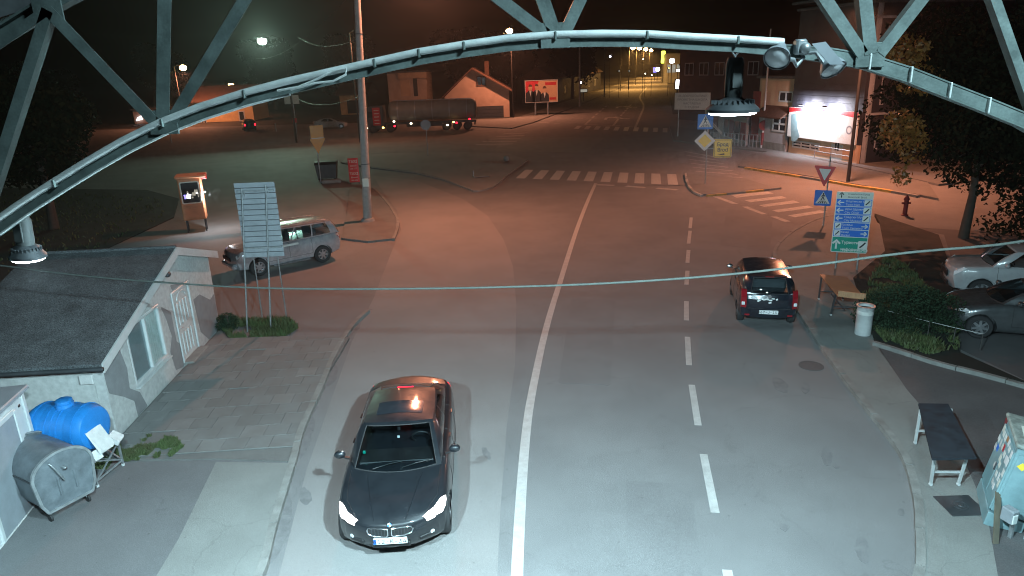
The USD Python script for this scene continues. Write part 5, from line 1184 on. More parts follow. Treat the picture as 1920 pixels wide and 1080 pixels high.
part(fs, 'panel', box((0, 0, .04), (1.1, .7, .05), .01), M['kerb']); part(fs, 'stub', cyl((-.5, .2, .2), .05, .4, 10), M['zinc'])

# concrete pole with sodium lamp
pb = G(690, 414, .09)
cp = thing('street_lamp', 'tall tapered concrete pole with a sodium lamp on its arm, left of the road', 'street lamp', tuple(pb))
ptop = D(667, -60, pb[1]); lean = (ptop - pb); lean = lean / lean[2]
part(cp, 'pole', tube([(0, 0, 0), *[lean * z for z in (3, 6, 9, 12.2)]], [.235, .21, .185, .16, .13], 14), M['concrete_pole'], True)
part(cp, 'foot', lathe([(0, 0), (.38, 0), (.32, .12), (.25, .16), (0, .16)], 14), M['kerb'], 30)
parts(cp, 'band', [mv(lathe([(.0, -.02), (rr, -.02), (rr, .02), (0, .02)], 14), lean * z) for z, rr in ((2.2, .222), (2.9, .218), (9.0, .19))], M['steel_dark'])
part(cp, 'poster', mv(box((0, 0, 0), (.30, .02, .42), .004), lean * 2.0 + [0.02, -.225, 0]), M['sign_grey'])
LS = lean * 11.8 + np.array([3.2, 1.0, .3])
part(cp, 'arm', tube([lean * 11.6, lean * 11.6 + [1.0, .3, .5], LS + [-.3, -.1, .12]], .04, 8), M['zinc'], True)
part(cp, 'lamp_head', mv(hull([(x, y, z) for x, y, z in ((-.4, -.1, .06), (-.4, .1, .06), (.4, -.13, .02), (.4, .13, .02), (-.35, -.1, .16), (-.35, .1, .16), (.3, -.1, .14), (.3, .1, .14))]), LS + [0, 0, .02]), M['grey_metal'])
part(cp, 'lens', mv(ell((0, 0, 0), (.26, .11, .07)), LS + [.05, 0, .03]), M['sodium'], True)
spot(cp, pb + LS + [0.05, 0, -.10], K_SODIUM * .42, C_SODIUM, .14, rx=math.radians(-34))
s2 = D(673, 65, pb[1] + 40); 

# orange kiosk with lit display window
kb = G(372, 436, .0)
kk = thing('kiosk', 'small orange kiosk on legs with a lit window, at the left behind the hut', 'kiosk', tuple(kb), facing(kb, -.10))
def kl(x, y): return loc(kk, x, y)
k0, k1 = kl(330, 336), kl(398, 412); kx0, kx1, kz0, kz1 = k0[0], kl(388, 412)[0], kl(345, 415)[1], k0[1]; kw, kc = kx1 - kx0, (kx0 + kx1) / 2
part(kk, 'body', box((kc, .45, (kz0 + kz1) / 2), (kw, .8, kz1 - kz0), .05), M['orange_paint'])
part(kk, 'roof', box((kc + .1, .40, kz1 + .07), (kw + .35, 1.05, .14), .04), M['orange_paint'])
part(kk, 'red_sign', box((kx1 + .08, .2, kz1 + .02), (.45, .12, .28), .04), M['sign_red'])
wz = kz0 + (kz1 - kz0) * .66; wh_ = (kz1 - kz0) * .52
wf = part(kk, 'window', mv(flat(rrect(kw * .84, wh_, .08, (kc, wz)).difference(rrect(kw * .74, wh_ - .1, .06, (kc, wz))), .03), (0, .02, 0)), M['sign_grey'])
part(kk, 'display', mv(flat(rrect(kw * .76, wh_ - .09, .06, (kc, wz)), .004), (0, .047, 0)), M['dark_opening'], parent=wf)
rk_ = np.random.default_rng(8)
for dx, dz, sx, sz, m in ((-.26, -.12, .10, .16, 'lit_blue'), (-.10, -.10, .22, .17, 'lit_white'), (-.12, .06, .08, .1, 'lit_dim'), (.13, -.02, .2, .12, 'lit_dim'), (.22, .10, .16, .12, 'lit_dim'), (.3, .0, .05, .3, 'lit_dim'), (.05, -.17, .1, .06, 'lit_dim'), (.27, .02, .12, .05, 'lit_white')):
    part(kk, 'lit_item', mv(box((0, 0, 0), (sx * kw * .8, .01, sz * wh_ * 1.2), .003), (kc + dx * kw, .038, wz - .06 + dz * wh_), ry=rk_.uniform(-.3, .3)), M[m], parent=wf)
part(kk, 'lower_panel', mv(flat(rrect(kw * .84, (kz1 - kz0) * .26, .03, (kc, kz0 + (kz1 - kz0) * .2)), .015), (0, .05, 0)), M['orange_paint'])
lamp(kk, tuple(kk.loc + [(kx1 + .3) * math.cos(kk.yaw), (kx1 + .3) * math.sin(kk.yaw) + .1, 1.85]), 75, (.85, .95, 1.0), .06)
part(kk, 'wall_lamp', box((kx1 + .06, .3, 1.95), (.12, .12, .08), .02), M['grey_metal'])
parts(kk, 'leg', [box((kc + s * kw * .4, .2 + u * .5, kz0 / 2), (.06, .06, kz0), .01) for s in (-1, 1) for u in (0, 1)], M['steel_dark'])

# tables
def table(name, label, pts, zt, mat, legs, lm, extra=None):
    c0 = np.mean([p[:2] for p in pts], 0); t = thing(name, label, 'table', (c0[0], c0[1], .104))
    P = [np.array(p[:2]) - c0 for p in pts]; z = zt - .104
    part(t, 'top', hull([(*p, z + d) for p in P for d in (-.035, 0)]), mat)
    L = [np.array(l[:2]) - c0 for l in legs]
    for l, p in zip(L, P):
        a = p * .88
        lg = part(t, 'leg', beam((*l, .05), (*(a * .5 + l * .5), z - .036), .04, .04), lm)
        part(t, 'castor', cyl((*l, .03), .03, .04, 10, 'y'), M['white_pvc'], 40, parent=lg)
    for i, j in ((0, 1), (2, 3)):
        part(t, 'crossbar', beam((*L[i], .28), (*L[j], .28), .035, .03), lm); part(t, 'apron', beam((*(L[i]), z - .07), (*(L[j]), z - .07), .03, .06), lm)
    if extra: part(t, 'long_bar', beam((*((L[0] + L[1]) / 2), .20), (*((L[2] + L[3]) / 2), .20), .035, .03), lm)
    return t, P, z
zt = .86
tp = [G(1748, 860, zt), G(1831, 858, zt), G(1778, 757, zt), G(1722, 756, zt)]
table('table', 'long black topped market table with pale legs on the pavement beside the teal cabinet', tp, zt, M['black_top'], [G(1745, 908, .13), G(1797, 908, .13), G(1775, 825, .13), G(1716, 830, .13)], M['white_metal'])
tp = [G(1571, 554, .9), G(1623, 560, .9), G(1588, 519, .9), G(1537, 514, .9)]
tt, P, z = table('table', 'wooden topped market table with dark frame beside the white bin', tp, .9, M['wood'], [G(1558, 590, .13), G(1606, 592, .13), G(1580, 562, .13), G(1535, 560, .13)], M['steel_dark'], True)
part(tt, 'front_board', beam((*(P[0] * 1.0), z + .07), (*(P[1] * 1.0), z + .07), .03, .15), M['wood'])
# white bin
bb = G(1617, 626, .10); wb_ = thing('litter_bin', 'pale cylindrical litter bin at the pavement edge beside the wooden table', 'litter bin', tuple(bb))
part(wb_, 'drum', lathe([(0, 0), (.20, 0), (.21, .02), (.21, .76), (.225, .78), (.225, .81), (.195, .81), (.19, .4), (0, .4)], 32), M['white_metal'], 35)
part(wb_, 'rim', mv(lathe([(.20, .80), (.235, .80), (.235, .835), (.20, .835)], 32), (0, 0, 0)), M['zinc'], 35)
part(wb_, 'band', lathe([(.21, .60), (.216, .60), (.216, .70), (.21, .70)], 32), M['sign_white'], 35)
part(wb_, 'liner', cyl((0, 0, .74), .19, .02, 24), M['black'])

# teal cabinet with stickers
c0, c1 = G(1843, 983, .104), G(1830, 917, .104); cu = (c1 - c0)[:2]; cl = np.linalg.norm(cu); cu = cu / cl
cab_ = thing('cabinet', 'teal switch cabinet plastered with stickers at the right edge', 'cabinet', tuple(c0), math.atan2(cu[1], cu[0]) - math.pi / 2, tilt=9)
ch, cd_ = 1.50, .52          # local +y runs away along the stickered face, local -x is that face
part(cab_, 'body', box((cd_ / 2, cl / 2, ch / 2 + .14), (cd_ - .04, cl - .04, ch - .28), .015), M['cabinet'])
part(cab_, 'plinth', box((cd_ / 2, cl / 2, .125), (cd_, cl, .25), .01), M['cabinet'])
part(cab_, 'roof', box((cd_ / 2, cl / 2, ch + .03), (cd_ + .06, cl + .08, .07), .02), M['cabinet_edge'])
for k in (0, 1): dr = part(cab_, 'door', box((.008, cl * (.26 + .48 * k), .84), (.03, cl * .47, 1.08), .008), M['cabinet'])
part(cab_, 'handle', box((-.015, cl * .52, .8), (.03, .03, .14), .008), M['steel_dark'])
part(cab_, 'end_panel', box((cd_ / 2, .01, .84), (cd_ - .12, .03, 1.08), .008), M['cabinet'])
part(cab_, 'yellow_sticker', mv(box((0, 0, 0), (.10, .006, .10), .001), (cd_ * .3, -.008, 1.2), ry=.6), M['sign_yellow'])
part(cab_, 'loose_sheet', hull([(.1, .25, ch + .07), (.42, .2, ch + .07), (.38, .75, ch + .10), (.12, .7, ch + .07), (.30, .5, ch + .12)]), M['sign_grey'])
rs = np.random.default_rng(11); pap = [M['sign_white'], M['white_board'], M['sign_grey'], M['plate_white']]
k = 0
for iy in range(7):
    for iz in range(5):
        if rs.random() < .28 and iz < 3: continue
        y, z = .10 + iy * (cl - .2) / 6 + rs.uniform(-.04, .04), .62 + iz * .17 + rs.uniform(-.04, .04)
        if z > 1.36 or (iy > 4 and iz < 2): continue
        part(cab_, 'sticker', mv(box((0, 0, 0), (.004, rs.uniform(.07, .13), rs.uniform(.09, .15)), .001), (-.0095 - .0012 * (k % 3), y, z), rx=rs.normal(0, .12)), M['red'] if (iy, iz) in ((3, 3),) else M['sign_blue'] if (iy, iz) == (5, 2) else M['wood'] if (iy, iz) == (3, 4) else pap[rs.integers(4)]); k += 1
# end wall, box and timber at the lower right corner
wq = G(1935, 1075, .104)
rw = thing('cabin', 'pale green panelled booth cut by the right edge, beside the teal cabinet', 'cabin', (wq[0] + .30, wq[1] - .6, .104), math.radians(-6))
part(rw, 'front_wall', box((.3, .6, .6), (.6, 1.5, 1.2), .02), M['cabinet']); part(rw, 'corner_post', box((-.01, 1.32, .6), (.06, .08, 1.2), .01), M['white_metal']); part(rw, 'roof', box((.3, .6, 1.24), (.7, 1.6, .07), .02), M['white_metal'])
bq = G(1893, 965, .55); mb = thing('meter_box', 'small pale box on a bracket beside the teal cabinet', 'box', tuple(bq), .3)
part(mb, 'casing', box((0, 0, .0), (.15, .20, .24), .02), M['grey_metal']); part(mb, 'cover', box((-.02, -.105, -.02), (.10, .02, .16), .008), M['sign_white']); part(mb, 'bracket', box((.12, 0, -.25), (.06, .06, .5), .01), M['zinc'])
pq = G(1868, 1020, .104); solid('plank', hull([pq + np.array(o) for o in ((-.04, 0, 0), (.04, 0, 0), (-.04, .03, 0), (.04, .03, 0), (.20, .45, .62), (.28, .45, .62), (.20, .49, .62), (.28, .49, .62))]), M['timber_old'], 'brown plank leaning against the pale booth', 'plank')
rq = G(1905, 800, .4); solid('red_crate', box(tuple(rq), (.3, .3, .3), .03), M['red_dim'], 'red crate behind the teal cabinet at the right edge', 'crate')

# low rail in front of the parked cars
r0, r1 = G(1650, 606, .14), G(1838, 655, .14)
rl = thing('low_rail', 'thin pale rail on short posts along the rough grass', 'rail', tuple(r0))
part(rl, 'bar', tube([(0, 0, .42), *(list([(r1 - r0) * k + [0, 0, .42 - .02 * (k * (1 - k)) * 4] for k in (.33, .66, 1)]))], .009, 8), M['white_metal'], True)
for k in (0, .25, .5, .75, 1): part(rl, 'post', cyl(tuple((r1 - r0) * k + [0, 0, .21]), .014, .42, 8), M['post_dark'])
# hydrant
hq = G(1696, 404); hy = thing('hydrant', 'red street hydrant standing in the side road before the tree', 'hydrant', tuple(hq))
part(hy, 'barrel', lathe([(0, 0), (.16, 0), (.16, .05), (.10, .08), (.10, .72), (.13, .74), (.13, .80), (.08, .90), (.03, .95), (0, .95)], 18), M['red_dim'], 35)
parts(hy, 'outlet', [cyl((s * .14, 0, .6), .05, .12, 12, 'x') for s in (-1, 1)], M['red_dim']); part(hy, 'cap', cyl((0, 0, .97), .03, .06, 6), M['red_dim'])

# ------------------------------------------------------------------ buildings and far things
class Wall:
    """an upright facade through two ground points; local x runs along it, local -y is its front"""
    def __init__(s, name, label, cat_, a, b, group=None):
        s.a, s.b = np.array([*a[:2], 0.]), np.array([*b[:2], 0.]); d = s.b - s.a; s.len = np.linalg.norm(d)
        s.t = thing(name, label, cat_, tuple(s.a), math.atan2(d[1], d[0]), group); s.d = d / s.len
    def at(s, x, y): q = W(s.a, s.b, x, y); return float((q - s.a) @ s.d), float(q[2])
    def rect(s, p0, p1): a, b = s.at(*p0), s.at(*p1); return min(a[0], b[0]), min(a[1], b[1]), max(a[0], b[0]), max(a[1], b[1])
    def plate(s, name, poly, mat, y0, y1, parent=None, **k):
        v, f = prism(poly, 0, 1); v = np.stack([v[:, 0], y0 + (y1 - y0) * (1 - v[:, 2]), v[:, 1]], 1)
        return part(s.t, name, (v, f), mat, parent=parent, **k)
    def window(s, r, mat='dark_glass', fr='white_pvc', nx=2, nz=1, w=.09, name='window', d=.05):
        x0, z0, x1, z1 = r; g = sbox(*r).difference(sbox(x0 + w, z0 + w, x1 - w, z1 - w))
        for k in range(1, nx): x = x0 + (x1 - x0) * k / nx; g = g.union(sbox(x - w / 2, z0, x + w / 2, z1))
        for k in range(1, nz): z = z0 + (z1 - z0) * k / nz; g = g.union(sbox(x0, z - w / 2, x1, z + w / 2))
        p = s.plate(name, g, M[fr], -d, .02); s.plate('pane', sbox(x0 + .02, z0 + .02, x1 - .02, z1 - .02), M[mat], -d * .4, .0, parent=p); return p

# corner shop with floodlit panel on the right
A_, B_ = G(1478, 288), G(1606, 310)
sh = Wall('shop', 'dark shop building with a big floodlit white panel, tan ground floor and white door', 'shop', A_, B_)
L = sh.len
rp = sh.rect((1479, 258), (1607, 270)); pz0 = (sh.at(1479, 257)[1] + sh.at(1607, 270)[1]) / 2; pz1 = (sh.at(1479, 197)[1] + sh.at(1609, 212)[1]) / 2
gf = sbox(0, 0, L, pz0); Hs = 10.5
wr = [sh.at(1487, 263), sh.at(1536, 291)]; wr = (wr[0][0], .55, wr[1][0], pz0 - .25); dr = [sh.at(1560, 268), sh.at(1578, 303)]; dr = (dr[0][0], .12, dr[1][0], pz0 - .12)
sh.plate('ground_floor', gf.difference(sbox(*wr)).difference(sbox(*dr)), M['wall_tan'], -.02, .2)
sh.plate('upper_floor', sbox(0, pz0, L, Hs), M['wall_dark'], .0, .2)
for k in range(12): sh.plate('cladding', sbox(0, pz1 + .1 + k * .42, L, pz1 + .1 + k * .42 + .39), M['wall_dark'], -.03, -.002)
sh.window(wr, nx=3, nz=2, w=.12); ddr = sh.plate('door', sbox(*dr), M['white_pvc'], -.03, .03)
cx = (dr[0] + dr[2]) / 2; sh.plate('door_light', Polygon([(cx - .22, .8), (cx + .22, .8), (cx + .22, 1.5), (cx, 1.85), (cx - .22, 1.5)]), M['dark_glass'], -.036, -.031, parent=ddr); sh.plate('glazing_bar', sbox(cx - .03, .8, cx + .03, 1.8), M['white_pvc'], -.045, -.037, parent=ddr)
for z in (1.0, .62): part(sh.t, 'rail', tube([(wr[2] + .05, -.5, z), (L - .1, -.5, z)], .03, 8), M['zinc'], True)
for x in (wr[2] + .1, cx, L - .2): part(sh.t, 'rail_post', cyl((x, -.5, .5), .03, 1.0, 8), M['zinc'])
part(sh.t, 'side_wall', box((L - .1, 7, Hs / 2), (.2, 13.6, Hs)), M['wall_dark'])
part(sh.t, 'side_wall', box((.1, 7, Hs / 2), (.2, 13.6, Hs)), M['wall_dark']); part(sh.t, 'roof', box((L / 2, 7, Hs + .1), (L + .4, 14.4, .2), .04), M['roofing'])
pn = sh.plate('lit_panel', sbox(.05, pz0 + .03, L - .05, pz1), M['sign_white'], -.30, -.18)
sh.plate('top_stripe', Polygon([(.06, pz1 - .02), (L - .06, pz1 - .02), (L - .06, pz1 - .42), (L * .5, pz1 - .10), (.06, pz1 - .38)]), M['sign_red'], -.306, -.301, parent=pn)
sh.plate('emblem', Polygon([(.4, pz1 - .6), (.9, pz1 - .5), (1.2, pz1 - 1.6), (1.5, pz1 - 2.1), (1.1, pz1 - 2.5), (.7, pz1 - 2.5), (.5, pz1 - 1.7)]).buffer(.05), M['cabinet'], -.306, -.301, parent=pn)
q = Polygon([(L - .75 + .3 * math.cos(a), pz1 - 1.25 + .3 * math.sin(a)) for a in np.linspace(0, 6.28, 20)]); sh.plate('round_mark', q.difference(q.buffer(-.1)), M['grey_metal'], -.306, -.301, parent=pn)
part(sh.t, 'lettering', text('ТРГОВИНА', .30, (L * .55, pz0 + .35), y=-.302, width=L * .6), M['sign_grey'], parent=pn)
for k, (x, y) in enumerate(((1519, 199), (1565, 204))):
    a = sh.at(x, y)[0]; arm = part(sh.t, 'lamp_arm', tube([(a, -.2, pz1), (a, -.8, pz1 + .28)], .025, 6), M['zinc'], True)
    part(sh.t, 'lamp_head', box((a, -.85, pz1 + .26), (.35, .16, .08), .02), M['black'], parent=arm)
    part(sh.t, 'tube', box((a, -.85, pz1 + .205), (.28, .10, .02), .004), M['lit_white'], parent=arm)
    q = sh.a + sh.d * a + np.array([sh.d[1], -sh.d[0], 0]) * .85 + [0, 0, pz1 + .14]
    spot(sh.t, q, 170.0, (.92, .9, 1.0), .08, rx=math.radians(62), rz=sh.t.yaw)

# its return wall with windows, to the right
C_ = B_ + np.array([-sh.d[1] * 0 + 7.2, 2.3, 0])
rt = Wall('office_building', 'dark three storey building with tall windows right of the floodlit panel', 'building', B_ + np.array([.25, .05, 0]), C_)
rt.plate('wall', sbox(0, 0, rt.len, 11), M['wall_grey'], 0, .2)
for z in (1.0, 4.0, 7.2):
    for x in (1.0, 3.7): rt.window((x, z, x + 1.9, z + 1.9), nx=2, w=.1, fr='wall_grey')
    rt.plate('ledge', sbox(0, z + 2.35, rt.len, z + 2.5), M['wall_grey'], -.12, .0)
part(rt.t, 'roof', box((rt.len / 2, 4, 11.1), (rt.len + .3, 8.4, .2), .04), M['roofing']); part(rt.t, 'side_wall', box((rt.len - .1, 4, 5.5), (.2, 7.6, 10.9)), M['wall_grey'])
part(rt.t, 'drainpipe', cyl((.3, -.08, 5.5), .05, 11, 8), M['zinc'])

# grey building left of it with stepped upper floor
E_ = G(1405, 276); 
gb = Wall('grey_building', 'grey two storey building with white framed windows left of the floodlit panel', 'building', E_, A_ + np.array([-.15, .3, 0]))
l2 = gb.len; za = gb.at(1430, 215)[1]; zb_ = gb.at(1450, 148)[1]
gb.plate('ground_wall', sbox(0, 0, l2, za), M['wall_grey'], 0, .2); gb.plate('upper_wall', sbox(0, za, l2, zb_), M['wall_tan'], .6, .8)
part(gb.t, 'awning', hull([(x, y, z) for x in (1.0, l2) for y, z in ((-.7, za - .15), (-.7, za - .05), (.62, za + .75), (.62, za + .6))]), M['tile_roof'])
gb.window(gb.rect((1450, 216), (1474, 249)), nx=2, nz=2, w=.14)
x0, z0, x1, z1 = gb.rect((1450, 171), (1474, 193)); v = gb.window((x0, z0, x1, z1), nx=2, w=.12)
stage.GetPrimAtPath(v).GetAttribute('points').Set([Gf.Vec3f(p[0], p[1] + .6, p[2]) for p in stage.GetPrimAtPath(v).GetAttribute('points').Get()])
for c in stage.GetPrimAtPath(v).GetChildren(): c.GetAttribute('points').Set([Gf.Vec3f(p[0], p[1] + .6, p[2]) for p in c.GetAttribute('points').Get()])
gb.plate('red_panel', sbox(.1, .4, 1.1, zb_ - 1), M['red_dim'], -.05, -.005); gb.plate('base_course', sbox(0, .02, l2, .7), M['kerb'], -.06, -.003)
part(gb.t, 'roof', box((l2 / 2, 4, zb_ + .12), (l2 + .3, 7.4, .2), .04), M['roofing'])
# low pale shop front with railing further left
F_ = G(1337, 258)
lf = Wall('low_shop', 'low shop with white and red front panels behind a stair railing', 'shop', F_, E_ + np.array([-.3, .2, 0]))
lz = lf.at(1360, 212)[1]
lf.plate('wall', sbox(0, 0, lf.len, lz), M['wall_grey'], 0, .2); part(lf.t, 'roof', box((lf.len / 2, 3, lz + .1), (lf.len + .3, 6.4, .2), .04), M['roofing'])
for k in range(6):
    x = lf.len * (k + .1) / 6; lf.plate('panel', sbox(x, .5, x + lf.len * .13, lz - .5), M['red_dim'] if k in (3, 5) else M['wall_grey'] if k % 2 else M['dark_glass'], -.05, -.004)
rl0, rl1 = G(1331, 272), G(1425, 280)
rg = thing('railing', 'pale metal railing with upright bars before the low shop front', 'railing', tuple(rl0), math.atan2(*(rl1 - rl0)[[1, 0]])); rL = np.linalg.norm(rl1 - rl0)
for z in (1.15, .62): part(rg, 'rail', tube([(0, 0, z), (rL, 0, z)], .03, 6), M['grey_metal'], True)
for k in range(15): part(rg, 'bar', cyl((rL * k / 14, 0, .58), .03, 1.16, 8), M['grey_metal'])
part(rg, 'handrail', tube([(0, 0, 2.1), (rL * .28, -.3, 1.15)], .04, 6), M['white_metal'], True); part(rg, 'handrail', tube([(0, .2, 1.75), (rL * .25, -.1, 1.0)], .04, 6), M['white_metal'], True)
# dark flats behind
sb = Wall('flats', 'dark flats rising behind the low shop front', 'building', G(1285, 240) + np.array([2, 12, 0]), G(1440, 262) + np.array([4, 14, 0]))
sb.plate('wall', sbox(0, 0, sb.len, 8.6), M['wall_dark'], 0, 8)
for k in range(5): sb.window((1 + k * sb.len / 5.2, 5.4, 2.6 + k * sb.len / 5.2, 6.9), nx=2, w=.1, fr='wall_grey')
# white board with lettering
sg = Wall('notice_board', 'wide pale notice board with lines of dark lettering on posts, left of the hanging lamp', 'notice board', D(1266, 240, 70), D(1330, 240, 68))
x0, z0, x1, z1 = sg.rect((1266, 174), (1331, 206)); bp = sg.plate('panel', sbox(x0, z0, x1, z1), M['sign_white'], -.05, .05)
for k, s in enumerate(('ЗА ДОБРОДОШЛИЦУ', 'ПРОМЕТНА ШКОЛА', 'НАСТАВЉА', 'С РАДОМ')):
    part(sg.t, 'lettering', text(s, (z1 - z0) * .12, ((x0 + x1) / 2, z1 - (z1 - z0) * (.24 + .22 * k)), y=-.056, width=(x1 - x0) * (.8, .85, .5, .4)[k]), M['grey_metal'], parent=bp)
for x in (x0 + .4, x1 - .4): part(sg.t, 'post', cyl((x, .1, z1 / 2), .06, z1, 8), M['zinc'])

# gable house, flat roofed house, yellow house, pale house
YG = 106
g0, g1 = D(836, 222, YG), D(956, 221, YG)
gh = Wall('gable_house', 'pale rendered house with a gable towards the road and a dark garage door', 'house', g0, g1)
lw = gh.len; ze0, ze1 = gh.at(834, 182)[1], gh.at(954, 168)[1]; ap = gh.at(885, 130)
gh.plate('wall', Polygon([(0, 0), (lw, 0), (lw, ze1), (ap[0], ap[1]), (0, ze0)]), M['wall_pink'], 0, .3)
gh.window(gh.rect((893, 143), (912, 161)), nx=2, fr='tile_roof', w=.15)
gdr = gh.plate('garage_door', sbox(*gh.rect((886, 200), (945, 224))), M['dark_opening'], -.05, .0)
for k in range(4): r = gh.rect((886, 200), (945, 224)); gh.plate('slat', sbox(r[0], r[1] + (r[3] - r[1]) * k / 4, r[2], r[1] + (r[3] - r[1]) * (k + .9) / 4), M['steel_dark'], -.08, -.052, parent=gdr)
part(gh.t, 'roof', hull([(x, y, z + d) for y in (-.5, 12) for x, z in ((ap[0], ap[1] + .02), (-.6, ze0 - .35)) for d in (0, .22)]), M['tile_roof']); part(gh.t, 'roof', hull([(x, y, z + d) for y in (-.5, 12) for x, z in ((ap[0], ap[1] + .02), (lw + .6, ze1 - .4)) for d in (0, .22)]), M['tile_roof'])
part(gh.t, 'side_wall', box((.15, 6, ze0 / 2), (.28, 11.6, ze0 - .1)), M['wall_pink']); part(gh.t, 'chimney', box((ap[0] + 2, 6, ap[1]), (.7, .7, 2.2), .04), M['tile_roof'])
fh = Wall('flat_roofed_house', 'pinkish flat roofed house with shutters behind the lorry', 'house', D(733, 225, 116), D(803, 222, 116))
fz = fh.at(735, 137)[1]; fh.plate('wall', sbox(0, 0, fh.len, fz), M['wall_pink'], 0, .3); fh.plate('parapet', sbox(*fh.rect((746, 136), (800, 146))), M['wall_tan'], -.25, -.005)
fh.window(fh.rect((750, 149), (770, 180)), fr='wall_tan', mat='wall_tan', nx=1, w=.12); fh.plate('dark_opening', sbox(*fh.rect((774, 147), (784, 180))), M['dark_opening'], -.04, -.003)
for k in range(3): r = fh.rect((786, 150 + k * 10), (801, 158 + k * 10)); fh.plate('panel', sbox(*r), M['wall_pink'], -.07, -.004)
part(fh.t, 'roof', box((fh.len / 2, 5, fz + .1), (fh.len + .4, 10.6, .25), .05), M['roofing']); part(fh.t, 'side_wall', box((fh.len - .15, 5, fz / 2), (.28, 9.4, fz - .05)), M['wall_pink'])
yh = Wall('yellow_house', 'long yellow house with dark tiled roof and a white framed window, far left', 'house', D(352, 243, 118), D(478, 233, 118))
yz_ = 3.3; yh.plate('wall', sbox(0, 0, yh.len, yz_), M['wall_yellow'], 0, .3)
yh.window(yh.rect((446, 208), (461, 227)), nx=1, w=.18); yh.plate('door', sbox(*yh.rect((366, 218), (373, 242))), M['dark_opening'], -.04, -.002); yh.window(yh.rect((375, 216), (390, 240)), nx=2, w=.16)
part(yh.t, 'roof', hull([(x, y, z) for x in (-.6, yh.len + .6) for y, z in ((-.7, yz_ - .1), (-.7, yz_ + .1), (4, yz_ + 2.4), (8.6, yz_))]), M['tile_roof']); part(yh.t, 'side_wall', box((yh.len - .15, 4, yz_ / 2), (.28, 7.4, yz_ - .05)), M['wall_yellow'])
bs = tuple(yh.at(425, 226)); 
oh = Wall('small_house', 'small orange lit house behind the concrete pole', 'house', D(640, 215, 125), D(690, 213, 125))
oh.plate('wall', sbox(0, 0, oh.len, 3.4), M['wall_yellow'], 0, .3); oh.plate('dark_opening', sbox(1.2, .2, 3.4, 2.4), M['dark_opening'], -.05, -.003)
part(oh.t, 'roof', hull([(x, y, z) for x in (-.5, oh.len + .5) for y, z in ((-.6, 3.3), (-.6, 3.5), (4, 5.2), (8.5, 3.4))]), M['tile_roof'])
ph_ = Wall('small_house', 'small pale house with a white lit sign on its wall, far left under the arch', 'house', D(254, 236, 120), D(290, 232, 120))
pz_ = ph_.at(280, 206)[1]; ph_.plate('wall', sbox(0, 0, ph_.len, pz_), M['wall_pink'], 0, .3); ph_.window((ph_.len * .45, pz_ * .45, ph_.len * .75, pz_ * .75), nx=1, w=.12)
part(ph_.t, 'roof', box((ph_.len / 2, 4, pz_ + .12), (ph_.len + .5, 8.8, .24), .04), M['roofing'])
part(ph_.t, 'lit_sign', mv(hull([(x, y, z) for y in (-.12, -.04) for x, z in ((0, 0), (1.1, .12), (1.0, .75), (.4, .5))]), (ph_.at(256, 226)[0], -.1, ph_.at(256, 226)[1])), M['lit_white'])

# election billboard
bb_ = Wall('billboard', 'lit billboard with three people in dark suits on a pinkish poster', 'billboard', D(984, 215, 107), D(1046, 212, 107))
x0, z0, x1, z1 = bb_.rect((985, 151), (1045, 193)); z0 += .25; z1 -= .1
pnl = bb_.plate('panel', sbox(x0, z0, x1, z1), M['wall_tan'], -.10, .05); bb_.plate('frame', sbox(x0 - .1, z0 - .1, x1 + .1, z1 + .1).difference(sbox(x0, z0, x1, z1)), M['white_metal'], -.13, .06)
w, h = x1 - x0, z1 - z0
bb_.plate('red_field', Polygon([(x0, z1), (x0 + w * .42, z1), (x0 + w * .2, z0), (x0, z0)]), M['sign_red'], -.104, -.101, parent=pnl)
bb_.plate('red_band', sbox(x0 + w * .62, z1 - h * .22, x1 - .15, z1 - h * .08), M['red'], -.104, -.101, parent=pnl); bb_.plate('red_band', sbox(x0 + w * .75, z0 + h * .08, x1 - .2, z0 + h * .2), M['red'], -.104, -.101, parent=pnl)
for cx, cz, s in ((.15, .68, 1.05), (.35, .70, 1.0), (.60, .58, 1.1)):
    X, Z = x0 + cx * w, z0 + cz * h; e = lambda a, b, c, d: Polygon([(a + c * math.cos(q), b + d * math.sin(q)) for q in np.linspace(0, 6.28, 18)])
    suit = Polygon([(X - w * .14, z0 + .02), (X - w * .13, Z - h * .26), (X - w * .05, Z - h * .15), (X + w * .05, Z - h * .15), (X + w * .12, Z - h * .26), (X + w * .13, z0 + .02)])
    fg = bb_.plate('poster_figure', suit.buffer(.05).intersection(sbox(x0, z0, x1, z1)), M['sign_black'], -.108, -.105, parent=pnl)
    bb_.plate('poster_shirt', Polygon([(X - w * .035, Z - h * .14), (X + w * .035, Z - h * .14), (X, Z - h * .42)]), M['sign_white'], -.112, -.109, parent=pnl)
    bb_.plate('poster_face', e(X, Z, w * .062 * s, h * .14 * s), M['wall_tan'], -.116, -.113, parent=pnl); bb_.plate('poster_hair', e(X, Z + h * .06, w * .056 * s, h * .10 * s).difference(sbox(X - 9, Z - 9, X + 9, Z + h * .05)), M['tile_roof'], -.12, -.117, parent=pnl)
for x in (x0 + w * .3, x0 + w * .7): part(bb_.t, 'post', cyl((x, .05, z0 / 2), .14, z0, 10), M['zinc'])

